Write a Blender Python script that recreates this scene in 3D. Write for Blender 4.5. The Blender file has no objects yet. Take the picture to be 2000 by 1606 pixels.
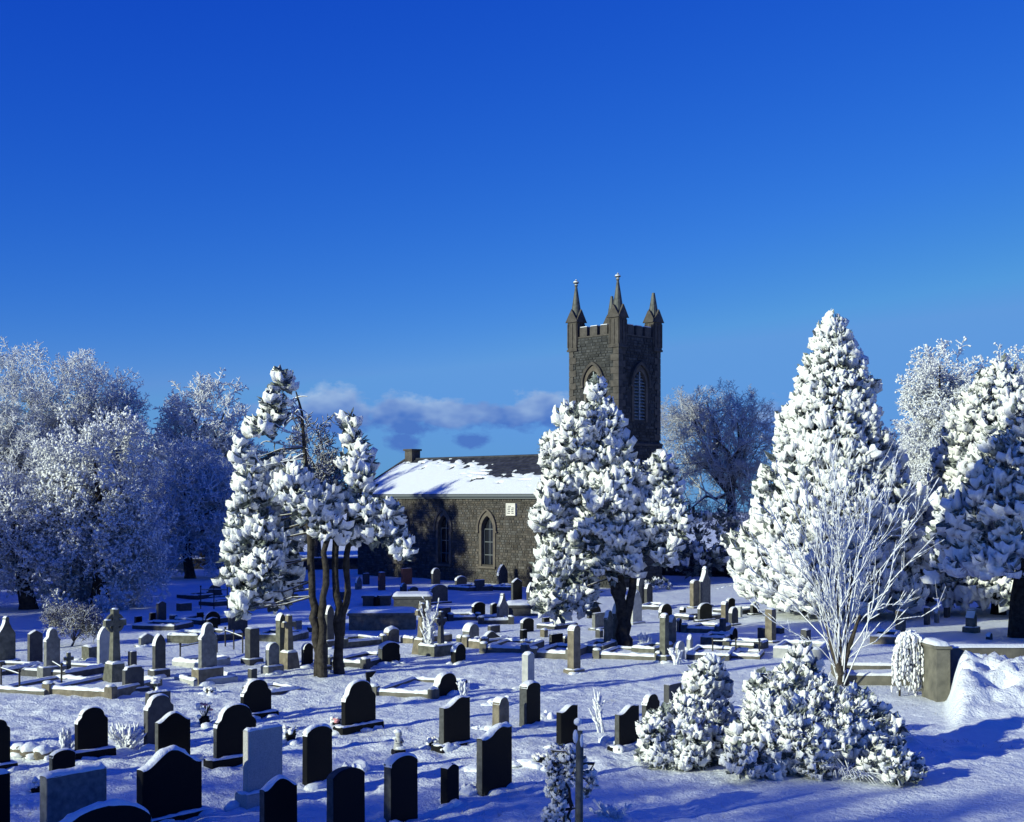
import bpy, math, random
import numpy as np
from mathutils import Vector, Matrix

D = bpy.data
SC = bpy.context.scene
COL = SC.collection
R = math.radians

# ------------------------------------------------------------------ camera
FPX, XC, YH, EYE = 2570.0, 1000.0, 971.0, 5.0      # focal length in photo pixels, centre column, horizon row, eye height
cam_d = D.cameras.new("camera")
cam = D.objects.new("camera", cam_d)
COL.objects.link(cam)
cam.location = (0, 0, EYE)
cam.rotation_euler = (R(90), 0, 0)
cam_d.sensor_fit = 'HORIZONTAL'
cam_d.sensor_width = 36.0
cam_d.lens = 36.0 * FPX / 2000.0
cam_d.shift_y = (YH - 803.0) / 2000.0
cam_d.clip_start, cam_d.clip_end = 0.1, 3000
SC.camera = cam

# ------------------------------------------------------------------ sun + sky
SUN_AZ = (-0.829, -0.559)      # towards the sun, on the ground: left and behind the camera
SUN_EL = R(17.0)
sd = Vector((SUN_AZ[0]*math.cos(SUN_EL), SUN_AZ[1]*math.cos(SUN_EL), math.sin(SUN_EL))).normalized()
sun_d = D.lights.new("sun", 'SUN')
sun_d.energy, sun_d.angle, sun_d.color = 5.0, R(0.55), (0.95, 1.0, 0.75)
sun = D.objects.new("sun", sun_d)
COL.objects.link(sun)
sun.rotation_euler = (-sd).to_track_quat('-Z', 'Y').to_euler()

W = D.worlds.new("World")
SC.world = W
W.use_nodes = True
wt = W.node_tree
wt.nodes.clear()
def wn(t, **k):
    n = wt.nodes.new(t)
    for a, b in k.items(): setattr(n, a, b)
    return n
def mth(op, a, b=None, c=None, clamp=False):
    n = wn('ShaderNodeMath', operation=op, use_clamp=clamp)
    for i, v in enumerate((a, b, c)):
        if v is None: continue
        if isinstance(v, (int, float)): n.inputs[i].default_value = v
        else: wt.links.new(v, n.inputs[i])
    return n.outputs[0]
sky = wn('ShaderNodeTexSky', sky_type='NISHITA', sun_disc=False)
sky.sun_elevation = SUN_EL
sky.sun_rotation = math.atan2(SUN_AZ[0], SUN_AZ[1])
sky.air_density, sky.dust_density, sky.ozone_density, sky.altitude = 1.0, 0.0, 6.0, 0.0
# slide-film rendering of the sky: the same curve over the whole sky
sp = wn('ShaderNodeSeparateColor'); wt.links.new(sky.outputs[0], sp.inputs[0])
film = wn('ShaderNodeCombineColor')
for i, (ex, k, hi) in enumerate(((2.45, .209, 2.0), (1.6, .36, 3.9), (0.56, 2.73, 5.6))):
    wt.links.new(mth('MULTIPLY', mth('POWER', mth('MINIMUM', sp.outputs[i], hi), ex), k), film.inputs[i])
# low bank of cumulus above the church, placed by direction
tc = wn('ShaderNodeTexCoord')
sx = wn('ShaderNodeSeparateXYZ'); wt.links.new(tc.outputs['Generated'], sx.inputs[0])
az = mth('ARCTAN2', sx.outputs[0], sx.outputs[1])
el = mth('ARCSINE', sx.outputs[2])
cv = wn('ShaderNodeCombineXYZ')
wt.links.new(az, cv.inputs[0]); wt.links.new(mth('MULTIPLY', el, 1.7), cv.inputs[1])
nz = wn('ShaderNodeTexNoise'); nz.inputs['Scale'].default_value = 34; nz.inputs['Detail'].default_value = 8; nz.inputs['Roughness'].default_value = 0.6
wt.links.new(cv.outputs[0], nz.inputs['Vector'])
nz2 = wn('ShaderNodeTexNoise'); nz2.inputs['Scale'].default_value = 26; nz2.inputs['Detail'].default_value = 3
wt.links.new(cv.outputs[0], nz2.inputs['Vector'])
def blob(px, py, rx, ry, amp):
    a0, e0 = math.atan((px-XC)/FPX), math.atan((YH-py)/FPX)
    dx = mth('MULTIPLY', mth('SUBTRACT', az, a0), FPX/rx)
    dy = mth('MULTIPLY', mth('SUBTRACT', el, e0), FPX/ry)
    d = mth('SQRT', mth('ADD', mth('MULTIPLY', dx, dx), mth('MULTIPLY', dy, dy)))
    return mth('MULTIPLY', mth('SUBTRACT', 1.0, d, clamp=True), amp)
CL = [(650, 808, 150, 80, 1.0), (780, 806, 120, 62, 1.0), (880, 808, 150, 46, 1.0), (1060, 800, 100, 62, 1.0), (980, 815, 140, 42, .9),
      (785, 862, 60, 32, .9), (925, 862, 62, 26, .8), (800, 836, 110, 36, .8), (1505, 822, 80, 70, .8), (1240, 815, 180, 40, .7), (420, 815, 190, 40, .7)]
m = None
for b in CL:
    o = blob(*b)
    m = o if m is None else mth('MAXIMUM', m, o)
dens = mth('MULTIPLY', mth('ADD', mth('MULTIPLY', m, 1.15), mth('MULTIPLY_ADD', nz.outputs[0], 1.7, -1.18)), 3.2, clamp=True)
dens = mth('MULTIPLY', dens, mth('MULTIPLY', m, 6.0, clamp=True))
hi = mth('MULTIPLY', mth('SUBTRACT', el, math.atan((YH-815)/FPX)), FPX/75)
lit = mth('ADD', mth('MULTIPLY_ADD', nz2.outputs[0], 2.6, -1.05), hi, clamp=True)
ccol = wn('ShaderNodeMix', data_type='RGBA'); wt.links.new(lit, ccol.inputs[0])
CLOUD_K = 10.0
ccol.inputs[6].default_value = (0.065*CLOUD_K, 0.165*CLOUD_K, 0.53*CLOUD_K, 1)
ccol.inputs[7].default_value = (0.35*CLOUD_K, 0.50*CLOUD_K, 0.75*CLOUD_K, 1)
mixc = wn('ShaderNodeMix', data_type='RGBA')
wt.links.new(mth('MULTIPLY', dens, 0.85), mixc.inputs[0])
wt.links.new(film.outputs[0], mixc.inputs[6]); wt.links.new(ccol.outputs[2], mixc.inputs[7])
bg = wn('ShaderNodeBackground'); bg.inputs[1].default_value = 0.095
wo = wn('ShaderNodeOutputWorld')
wt.links.new(mixc.outputs[2], bg.inputs[0]); wt.links.new(bg.outputs[0], wo.inputs[0])

vs = SC.view_settings
vs.view_transform, vs.look, vs.exposure, vs.gamma, vs.use_curve_mapping = 'Standard', 'None', 0.1, 1.0, False
SC.display_settings.display_device = 'sRGB'
cy = SC.cycles
cy.max_bounces, cy.diffuse_bounces, cy.glossy_bounces, cy.transmission_bounces, cy.transparent_max_bounces = 5, 3, 2, 3, 6
cy.use_denoising = True
cy.caustics_reflective = cy.caustics_refractive = False

# ------------------------------------------------------------------ helpers
rng = np.random.default_rng(11)

def vhash(ix, iy, seed):
    h = (ix.astype(np.int64)*374761393 + iy.astype(np.int64)*668265263 + seed*974711) & 0xffffffff
    h = ((h ^ (h >> 13))*1274126177) & 0xffffffff
    return ((h ^ (h >> 16)) & 0xffff)/65535.0
def vnoise(x, y, seed=0):
    x = np.asarray(x, float); y = np.asarray(y, float)
    ix, iy = np.floor(x), np.floor(y)
    fx, fy = x-ix, y-iy
    fx, fy = fx*fx*(3-2*fx), fy*fy*(3-2*fy)
    a, b = vhash(ix, iy, seed), vhash(ix+1, iy, seed)
    c, d = vhash(ix, iy+1, seed), vhash(ix+1, iy+1, seed)
    return (a*(1-fx)+b*fx)*(1-fy) + (c*(1-fx)+d*fx)*fy - 0.5

MOUNDS = []      # (x, y, radius, height) small heaps of snow that belong to the ground
BANK = (12.9, 32.6)
def gh(x, y):
    """Height of the snow at a point of the ground."""
    x = np.asarray(x, float); y = np.asarray(y, float)
    z = 0.16*vnoise(x/7.1, y/7.1, 1) + 0.09*vnoise(x/2.6, y/2.6, 2) + 0.045*vnoise(x/0.9, y/0.9, 3)
    rough = np.clip(0.62+1.3*vnoise(x/6.0, y/6.0, 9), 0.2, 1.2)*np.clip((46-y)/14, 0.35, 1)
    path = np.clip((x-2.2-0.06*(y-20))/2.0, 0, 1)*np.clip((25.5-y)/2.5, 0, 1)      # smooth drift lower right
    rough = rough*(1-0.75*path)
    z = z + rough*(0.085*vnoise(x/0.34, y/0.34, 4) + 0.06*vnoise(x/0.16, y/0.16, 5))
    z = z*np.clip((y-5)/8, 0.2, 1)
    bx = np.clip((x-.326*y-.10)/.42, 0, 1); bx = bx*bx*(3-2*bx)
    by = np.clip((y-27.4)/4.6, 0, 1); by = by*by*(3-2*by)
    bb = np.clip((34.5-y)/1.9, 0, 1)*.94
    z = z + bx*by*bb*(0.98 + 0.7*vnoise(x/1.4, y/1.4, 6) + 1.1*(.22-np.abs(vnoise(x/0.75, y/0.6, 7))) + 0.5*(.22-np.abs(vnoise(x/0.33, y/0.28, 12))) + .12*vnoise(x/.14, y/.14, 13))
    for (mx, my, r, h) in MOUNDS:
        d2 = ((x-mx)**2+(y-my)**2)/(r*r)
        z = z + h*np.exp(-d2*1.6)
    return z
def g1(x, y): return float(gh(np.array([x]), np.array([y]))[0])

def at(px, py, z=0.0):
    """Point of the place seen at photo pixel (px, py) at height z."""
    Y = (EYE-z)*FPX/(py-YH)
    return ((px-XC)/FPX*Y, Y)
def at_depth(px, py, Y): return np.array([(px-XC)/FPX*Y, Y, EYE-(py-YH)/FPX*Y])

# ---- meshes
def mesh(name, V, F, mats, mi=None, smooth=False):
    V = np.asarray(V, np.float32).reshape(-1, 3)
    if not isinstance(F, (list, tuple)): F = [F]
    F = [np.asarray(f, np.int32) for f in F if len(f)]
    me = D.meshes.new(name)
    me.vertices.add(len(V)); me.vertices.foreach_set('co', V.ravel())
    tot = np.concatenate([np.full(len(f), f.shape[1], np.int32) for f in F])
    lv = np.concatenate([f.ravel() for f in F])
    me.loops.add(len(lv)); me.loops.foreach_set('vertex_index', lv)
    me.polygons.add(len(tot))
    st = np.zeros(len(tot), np.int32); st[1:] = np.cumsum(tot)[:-1]
    me.polygons.foreach_set('loop_start', st)
    me.polygons.foreach_set('loop_total', tot)
    if not isinstance(mats, (list, tuple)): mats = [mats]
    for m_ in mats: me.materials.append(m_)
    if mi is not None: me.polygons.foreach_set('material_index', np.asarray(mi, np.int32))
    if smooth is not False:
        me.polygons.foreach_set('use_smooth', np.full(len(tot), True) if smooth is True else np.asarray(smooth, bool))
    me.update(calc_edges=True)
    me.validate()
    return me

class MB:
    """Collects shapes that are ONE object."""
    def __init__(s): s.V, s.Q, s.T, s.n, s.qs, s.ts, s.qm, s.tm = [], [], [], 0, [], [], [], []
    def add(s, V, Q=None, T=None, smooth=False, mi=0):
        V = np.asarray(V, float).reshape(-1, 3)
        if Q is not None and len(Q):
            s.Q.append(np.asarray(Q, np.int64)+s.n); s.qs += [smooth]*len(Q); s.qm += [mi]*len(Q)
        if T is not None and len(T):
            s.T.append(np.asarray(T, np.int64)+s.n); s.ts += [smooth]*len(T); s.tm += [mi]*len(T)
        s.V.append(V); s.n += len(V); return s
    def box(s, x0, x1, y0, y1, z0, z1, mi=0, taper=0.0, ch=0.0):
        if ch > 0:
            c = ch
            V = []
            for z, i in ((z0, 0), (z1-c, 0), (z1, c)):
                V += [(x0+i, y0+i, z), (x1-i, y0+i, z), (x1-i, y1-i, z), (x0+i, y1-i, z)]
            Q = []
            for k in (0, 4):
                for j in range(4):
                    Q.append((k+j, k+(j+1) % 4, k+4+(j+1) % 4, k+4+j))
            Q += [(3, 2, 1, 0), (8, 9, 10, 11)]
            return s.add(V, Q, mi=mi)
        t = taper
        V = [(x0, y0, z0), (x1, y0, z0), (x1, y1, z0), (x0, y1, z0), (x0+t, y0+t, z1), (x1-t, y0+t, z1), (x1-t, y1-t, z1), (x0+t, y1-t, z1)]
        return s.add(V, [(3, 2, 1, 0), (4, 5, 6, 7), (0, 1, 5, 4), (1, 2, 6, 5), (2, 3, 7, 6), (3, 0, 4, 7)], mi=mi)
    def tube(s, pts, r, sides=6, mi=0, smooth=True, cap=True):
        V, Q = tubes(np.asarray([pts], float), r, sides)
        s.add(V, Q, smooth=smooth, mi=mi)
        return s
    def blob(s, c, sx, sy=None, sz=None, mi=0, seed=0, rough=0.15, lvl=1):
        V, T = ico(lvl)
        r_ = np.random.default_rng(seed)
        k = 1+rough*(np.sin(V@r_.normal(0, 2.5, 3)+1)+np.sin(V@r_.normal(0, 3.5, 3)))*0.7
        V = V*k[:, None]*np.array([sx, sy or sx, sz or sx])+np.asarray(c)
        return s.add(V, T=T, smooth=True, mi=mi)
    def build(s, name, mats, parent=None, loc=None):
        Q = np.concatenate(s.Q) if s.Q else np.zeros((0, 4), int)
        T = np.concatenate(s.T) if s.T else np.zeros((0, 3), int)
        me = mesh(name, np.concatenate(s.V), [Q, T], mats, s.qm+s.tm, s.qs+s.ts)
        return obj(name, me, parent, loc)

_ICO = {}
def ico(lvl):
    if lvl in _ICO: return _ICO[lvl]
    if lvl == -1:
        V = np.array([(1, 0, 0), (-1, 0, 0), (0, 1, 0), (0, -1, 0), (0, 0, 1), (0, 0, -1)], float)
        T = np.array([(0, 2, 4), (2, 1, 4), (1, 3, 4), (3, 0, 4), (2, 0, 5), (1, 2, 5), (3, 1, 5), (0, 3, 5)])
        _ICO[lvl] = (V, T); return V, T
    t = (1+5**.5)/2
    V = [(-1, t, 0), (1, t, 0), (-1, -t, 0), (1, -t, 0), (0, -1, t), (0, 1, t), (0, -1, -t), (0, 1, -t), (t, 0, -1), (t, 0, 1), (-t, 0, -1), (-t, 0, 1)]
    T = [(0, 11, 5), (0, 5, 1), (0, 1, 7), (0, 7, 10), (0, 10, 11), (1, 5, 9), (5, 11, 4), (11, 10, 2), (10, 7, 6), (7, 1, 8), (3, 9, 4), (3, 4, 2), (3, 2, 6), (3, 6, 8), (3, 8, 9), (4, 9, 5), (2, 4, 11), (6, 2, 10), (8, 6, 7), (9, 8, 1)]
    V = [np.array(v)/np.linalg.norm(v) for v in V]
    for _ in range(lvl):
        cache, T2 = {}, []
        def mid(a, b):
            k = (min(a, b), max(a, b))
            if k not in cache:
                m_ = V[a]+V[b]; V.append(m_/np.linalg.norm(m_)); cache[k] = len(V)-1
            return cache[k]
        for a, b, c in T:
            ab, bc, ca = mid(a, b), mid(b, c), mid(c, a)
            T2 += [(a, ab, ca), (b, bc, ab), (c, ca, bc), (ab, bc, ca)]
        T = T2
    _ICO[lvl] = (np.array(V), np.array(T)); return _ICO[lvl]

def unit(v): return v/np.maximum(np.linalg.norm(v, axis=-1, keepdims=True), 1e-9)
def tubes(P, r, sides=5):
    """P (n, m, 3) polylines, r scalar | (m,) | (n, m) radii -> verts, quads."""
    n, m_ = P.shape[:2]
    r = np.broadcast_to(np.asarray(r, float), (n, m_)) if np.ndim(r) != 1 or len(np.shape(r)) == 2 else np.broadcast_to(np.asarray(r, float)[None, :], (n, m_))
    Tn = np.empty_like(P); Tn[:, 1:-1] = P[:, 2:]-P[:, :-2]; Tn[:, 0] = P[:, 1]-P[:, 0]; Tn[:, -1] = P[:, -1]-P[:, -2]
    Tn = unit(Tn)
    ref = np.where(np.abs(Tn[:, :1, 2:3]) > 0.8, np.array([1.0, 0, 0]), np.array([0, 0, 1.0]))
    U = unit(np.cross(Tn, np.broadcast_to(ref, Tn.shape))); Wv = np.cross(Tn, U)
    a = np.arange(sides)*2*np.pi/sides
    ring = P[:, :, None, :] + r[:, :, None, None]*(np.cos(a)[None, None, :, None]*U[:, :, None, :]+np.sin(a)[None, None, :, None]*Wv[:, :, None, :])
    V = ring.reshape(-1, 3)
    base = (np.arange(n)[:, None, None]*m_ + np.arange(m_-1)[None, :, None])*sides
    k = np.arange(sides)[None, None, :]; k2 = (k+1) % sides
    Q = np.stack([base+k, base+k2, base+sides+k2, base+sides+k], -1).reshape(-1, 4)
    return V, Q

def rotframes(d, roll=None):
    """Matrices (n,3,3) whose local z points along d."""
    d = unit(d)
    ref = np.where(np.abs(d[:, 2:3]) > 0.9, np.array([1.0, 0, 0]), np.array([0, 0, 1.0]))
    x = unit(np.cross(ref, d)); y = np.cross(d, x)
    if roll is not None:
        c, s_ = np.cos(roll)[:, None], np.sin(roll)[:, None]
        x, y = x*c+y*s_, y*c-x*s_
    return np.stack([x, y, d], -1)
def scatter(tV, tF, M, S, C):
    """Copies of a template mesh joined into one: rotation M (n,3,3), scale S (n,) or (n,3), centre C (n,3)."""
    S = np.asarray(S, float)
    if S.ndim == 1: S = S[:, None]*np.ones(3)
    V = np.einsum('nij,nvj->nvi', M, tV[None]*S[:, None, :]) + C[:, None, :]
    F = tF[None] + (np.arange(len(C))*len(tV))[:, None, None]
    return V.reshape(-1, 3), F.reshape(-1, tF.shape[1])
def join(*parts):
    """parts: (V, F, mat index) -> V, [F...], mi"""
    Vs, Fs, mi, n = [], [], [], 0
    for V, F, k in parts:
        if not len(F): continue
        Vs.append(V); Fs.append(np.asarray(F)+n); n += len(V); mi.append(np.full(len(F), k, np.int32))
    return np.concatenate(Vs), Fs, np.concatenate(mi)

def obj(name, me, parent=None, loc=None):
    o = D.objects.new(name, me); COL.objects.link(o)
    if parent is not None: o.parent = parent
    if loc is not None: o.location = loc
    return o
def tag(o, label=None, cat=None, group=None, kind=None):
    for k, v in (('label', label), ('category', cat), ('group', group), ('kind', kind)):
        if v: o[k] = v
    return o
def thing(name, label, cat, loc=(0, 0, 0), rz=0.0, group=None):
    o = obj(name, None, None, loc); o.rotation_euler = (0, 0, rz)
    o.empty_display_size = 0.3
    return tag(o, label, cat, group)

# ------------------------------------------------------------------ materials
def material(name, col, rough=0.7, spec=0.3, col2=None, nscale=4.0, detail=5, bump=(), island=0.0, snow=None, hue=None):
    """col..col2 mixed by noise; bump: list of (scale, strength, distance); island: per-piece brightness variation; snow: (normal z low, high) dusting on what faces up."""
    m_ = D.materials.new(name); m_.use_nodes = True
    t = m_.node_tree; b = t.nodes['Principled BSDF']
    b.inputs['Roughness'].default_value = rough
    b.inputs['Specular IOR Level'].default_value = spec
    N = t.nodes.new; L = t.links.new
    geo = N('ShaderNodeTexCoord').outputs['Object']
    def noise(sc, det=4):
        n = N('ShaderNodeTexNoise'); n.inputs['Scale'].default_value = sc; n.inputs['Detail'].default_value = det
        L(geo, n.inputs['Vector']); return n.outputs[0]
    if col2 is None:
        c = N('ShaderNodeRGB'); c.outputs[0].default_value = (*col, 1); c = c.outputs[0]
    else:
        mx = N('ShaderNodeMix'); mx.data_type = 'RGBA'
        rp = N('ShaderNodeMapRange'); rp.inputs[1].default_value = .33; rp.inputs[2].default_value = .67
        L(noise(nscale, detail), rp.inputs[0]); L(rp.outputs[0], mx.inputs[0])
        mx.inputs[6].default_value = (*col, 1); mx.inputs[7].default_value = (*col2, 1); c = mx.outputs[2]
    if island:
        g = N('ShaderNodeNewGeometry')
        mr = N('ShaderNodeMapRange'); mr.inputs[3].default_value = 1-island; mr.inputs[4].default_value = 1+island
        L(g.outputs['Random Per Island'], mr.inputs[0])
        hs = N('ShaderNodeHueSaturation'); L(mr.outputs[0], hs.inputs['Value']); L(c, hs.inputs['Color'])
        if hue:
            mh = N('ShaderNodeMapRange'); mh.inputs[3].default_value = 1-hue; mh.inputs[4].default_value = 1+hue
            fr = N('ShaderNodeMath'); fr.operation = 'FRACT'
            mu = N('ShaderNodeMath'); mu.operation = 'MULTIPLY'; mu.inputs[1].default_value = 7.31
            L(g.outputs['Random Per Island'], mu.inputs[0]); L(mu.outputs[0], fr.inputs[0]); L(fr.outputs[0], mh.inputs[0])
            L(mh.outputs[0], hs.inputs['Saturation'])
        c = hs.outputs[0]
    nrm = None
    for sc, st, di in bump:
        bp = N('ShaderNodeBump'); bp.inputs['Strength'].default_value = st; bp.inputs['Distance'].default_value = di
        L(noise(sc, 4), bp.inputs['Height'])
        if nrm is not None: L(nrm, bp.inputs['Normal'])
        nrm = bp.outputs[0]
    if snow:
        g = N('ShaderNodeNewGeometry'); sxyz = N('ShaderNodeSeparateXYZ'); L(g.outputs['Normal'], sxyz.inputs[0])
        ad = N('ShaderNodeMath'); ad.operation = 'MULTIPLY_ADD'; ad.inputs[1].default_value = 0.5
        L(noise(9.0), ad.inputs[0]); L(sxyz.outputs[2], ad.inputs[2])
        mr = N('ShaderNodeMapRange'); mr.inputs[1].default_value = snow[0]+.25; mr.inputs[2].default_value = snow[1]+.25
        L(ad.outputs[0], mr.inputs[0])
        mx = N('ShaderNodeMix'); mx.data_type = 'RGBA'; L(mr.outputs[0], mx.inputs[0]); L(c, mx.inputs[6]); mx.inputs[7].default_value = (.80, .82, .85, 1)
        c = mx.outputs[2]
    L(c, b.inputs['Base Color'])
    if nrm is not None: L(nrm, b.inputs['Normal'])
    return m_
SN = (.80, .845, .87)
M = dict(
 ground=material('snow_ground', SN, .6, .2, (.74, .77, .82), 1.5, bump=((6, .7, .07), (22, .8, .04))),
 snow=material('snow_cap', SN, .6, .2, (.78, .80, .84), 5, bump=((18, .6, .03), (60, .5, .012))),
 tree_snow=material('tree_snow', (.86, .87, .88), .65, .2, (.78, .79, .81), 6, bump=((11, .7, .05), (34, .6, .025))),
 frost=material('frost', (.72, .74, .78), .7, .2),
 frost_dim=material('frost_shaded', (.46, .48, .54), .7, .2),  # frost made darker and bluer: shade put into the colour of shaded twigs
 needle=material('needles', (.035, .045, .037), .8, .2, (.17, .19, .18), 9),
 needle_f=material('needles_frosted', (.07, .09, .075), .8, .2, (.30, .33, .33), 9),
 bark=material('bark', (.020, .017, .015), .9, .2, (.058, .051, .044), 7, bump=((14, .8, .05),)),
 bark_snow=material('bark_snow', (.03, .026, .022), .9, .2, (.08, .066, .052), 7, bump=((14, .8, .05),), snow=(.35, .7)),
 rimed=material('rimed_stem', (.10, .085, .075), .9, .2, snow=(-.6, .0)),
 twig=material('twig', (.06, .05, .045), .9, .2, snow=(.1, .5)),
 black=material('black_granite', (.004, .004, .005), .5, .12, (.008, .008, .009), 60),
 edge=material('sawn_edge', (.05, .052, .055), .75, .25, (.085, .088, .09), 14),
 dark=material('dark_stone', (.045, .045, .05), .7, .3, (.08, .08, .08), 7, bump=((25, .4, .02),)),
 grey=material('grey_granite', (.11, .115, .115), .7, .3, (.21, .21, .205), 9, bump=((40, .35, .01),)),
 light=material('pale_marble', (.32, .33, .33), .6, .3, (.46, .46, .44), 6, bump=((40, .2, .01),)),
 granite=material('light_granite', (.30, .30, .30), .7, .3, (.44, .43, .41), 55),
 sand=material('sandstone', (.12, .105, .08), .85, .2, (.23, .20, .15), 5, bump=((22, .5, .03),)),
 lichen=material('lichened_stone', (.075, .076, .062), .85, .2, (.16, .16, .13), 6, bump=((22, .5, .03),)),
 red=material('red_granite', (.12, .045, .035), .6, .3, (.18, .07, .055), 20),
 conc=material('concrete', (.095, .092, .08), .9, .2, (.18, .17, .14), 3, bump=((20, .4, .02),)),
 iron=material('iron', (.02, .018, .018), .6, .4),
)

# ------------------------------------------------------------------ ground
def ground():
    def axis(lo, hi, f):
        a = [lo]
        while a[-1] < hi: a.append(a[-1]+f(a[-1]))
        return np.array(a)
    ys = axis(-60, 420, lambda y: 6 if y < 0 else (1.5 if y < 15 else (0.075+0.0045*max(0, y-24) if y < 60 else (0.35 if y < 80 else (1.5 if y < 130 else 20)))))
    xs = axis(-260, 260, lambda x: 0.085 if abs(x) < 9.5 else (0.085+0.022*(abs(x)-9.5) if abs(x) < 34 else 12))
    X, Y = np.meshgrid(xs, ys)
    Z = gh(X, Y)
    nx, ny = len(xs), len(ys)
    V = np.stack([X, Y, Z], -1).reshape(-1, 3)
    i = (np.arange(ny-1)[:, None]*nx+np.arange(nx-1)[None, :]).ravel()
    Q = np.stack([i, i+1, i+nx+1, i+nx], -1)
    o = obj('ground', mesh('ground', V, Q, M['ground'], smooth=True))
    return tag(o, 'snow covered churchyard ground between the graves', None, None, 'structure')

# ------------------------------------------------------------------ church
CH = (1.56, 73.0, 0.0)
LN, WN, EAV, RDG = 16.2, 8.5, 5.1, 7.45          # nave length, width, eaves, ridge
TW, TY0 = 3.6, 2.45                              # tower side and offset along the gable
MC = dict(
 rub=material('rubble_stone', (.063, .057, .052), .9, .2, (.102, .093, .085), 2.5, bump=((16, .5, .03),), island=.34, hue=.6),
 trub=material('tower_stone', (.040, .041, .043), .9, .2, (.066, .067, .069), 2.5, bump=((16, .5, .03),), island=.34, hue=.6),
 mortar=material('mortar', (.075, .07, .064), .95, .1, (.055, .05, .048), 4),
 tmortar=material('tower_mortar', (.05, .05, .051), .95, .1),
 dress=material('dressed_stone', (.09, .076, .064), .85, .2, (.135, .118, .10), 4, bump=((20, .3, .02),)),
 pier=material('pier_stone', (.058, .052, .047), .85, .2, (.095, .085, .077), 4, bump=((20, .3, .02),), island=.2),
 spire=material('spire_stone', (.085, .09, .085), .85, .2, (.15, .155, .145), 5, snow=(.28, .7)),
 slate=material('slate', (.022, .024, .034), .6, .3, (.045, .048, .062), 3, island=.35),
 glass=material('window_glass', (.012, .014, .02), .08, .5),
 louver=material('louver_board', (.32, .36, .36), .8, .2, (.22, .25, .26), 6),
 lead=material('gutter_lead', (.12, .135, .15), .6, .3),
 white=material('white_paint', (.62, .60, .56), .6, .3),
 letter=material('plaque_letter', (.10, .10, .12), .7, .2),
)
def arch_pts(w, zs, zt, n=8):
    """Outline of a pointed arch from left springing to right springing (x, z)."""
    h = zt-zs; Rr = (w*w/4+h*h)/w
    a = math.asin(min(1, h/Rr))
    L_ = [(-w/2+Rr-Rr*math.cos(a*i/n), zs+Rr*math.sin(a*i/n)) for i in range(n+1)]
    return L_+[(-x, z) for x, z in L_[-2::-1]]
def ring_solid(mb, outer, inner, y0, y1, mi=0):
    """Band between two outlines with the same number of points, from depth y0 (front) to y1."""
    n = len(outer)
    V = [(x, y0, z) for x, z in outer]+[(x, y0, z) for x, z in inner]+[(x, y1, z) for x, z in outer]+[(x, y1, z) for x, z in inner]
    Q = []
    for i in range(n-1):
        Q += [(i+1, i, n+i, n+i+1)[::-1], (i, i+1, 2*n+i+1, 2*n+i)[::-1], (n+i, n+i+1, 3*n+i+1, 3*n+i)]
    Q += [(0, n, 3*n, 2*n), (n-1, 2*n-1, 4*n-1, 3*n-1)[::-1]]
    mb.add(V, Q, mi=mi)
def fan(mb, pts, y, mi=0):
    n = len(pts); V = [(x, y, z) for x, z in pts]+[(0, y, (pts[0][1]+max(p[1] for p in pts))/2)]
    mb.add(V, T=[(i, (i+1) % n, n) for i in range(n)], mi=mi)
def stones(mb, x0, x1, z0, z1, hr, wr, skip, face, r_):
    """Coursed rubble: one rough block per stone; face maps (along, out, up) to the wall."""
    z = z0
    while z < z1-0.04:
        h = min(r_.uniform(*hr), z1-z)
        x = x0-r_.uniform(0, .1)
        while x < x1-0.03:
            w = r_.uniform(*wr)
            a, b = max(x, x0), min(x+w, x1)
            if b-a > 0.05 and not skip(a, b, z, z+h):
                o = r_.uniform(.015, .05); j = 0.009; c = .018
                a2, b2, c2, d2 = a+j, b-j, z+j, z+h-j
                q = r_.uniform(-.008, .008, 8)
                P = [(a2, -.01, c2), (b2, -.01, c2), (b2, -.01, d2), (a2, -.01, d2),
                     (a2+c+q[0], o, c2+c+q[1]), (b2-c+q[2], o, c2+c+q[3]), (b2-c+q[4], o, d2-c+q[5]), (a2+c+q[6], o, d2-c+q[7])]
                mb.add([face(*p) for p in P], [(4, 5, 6, 7), (0, 1, 5, 4), (1, 2, 6, 5), (2, 3, 7, 6), (3, 0, 4, 7)])
            x += w
        z += h
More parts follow.
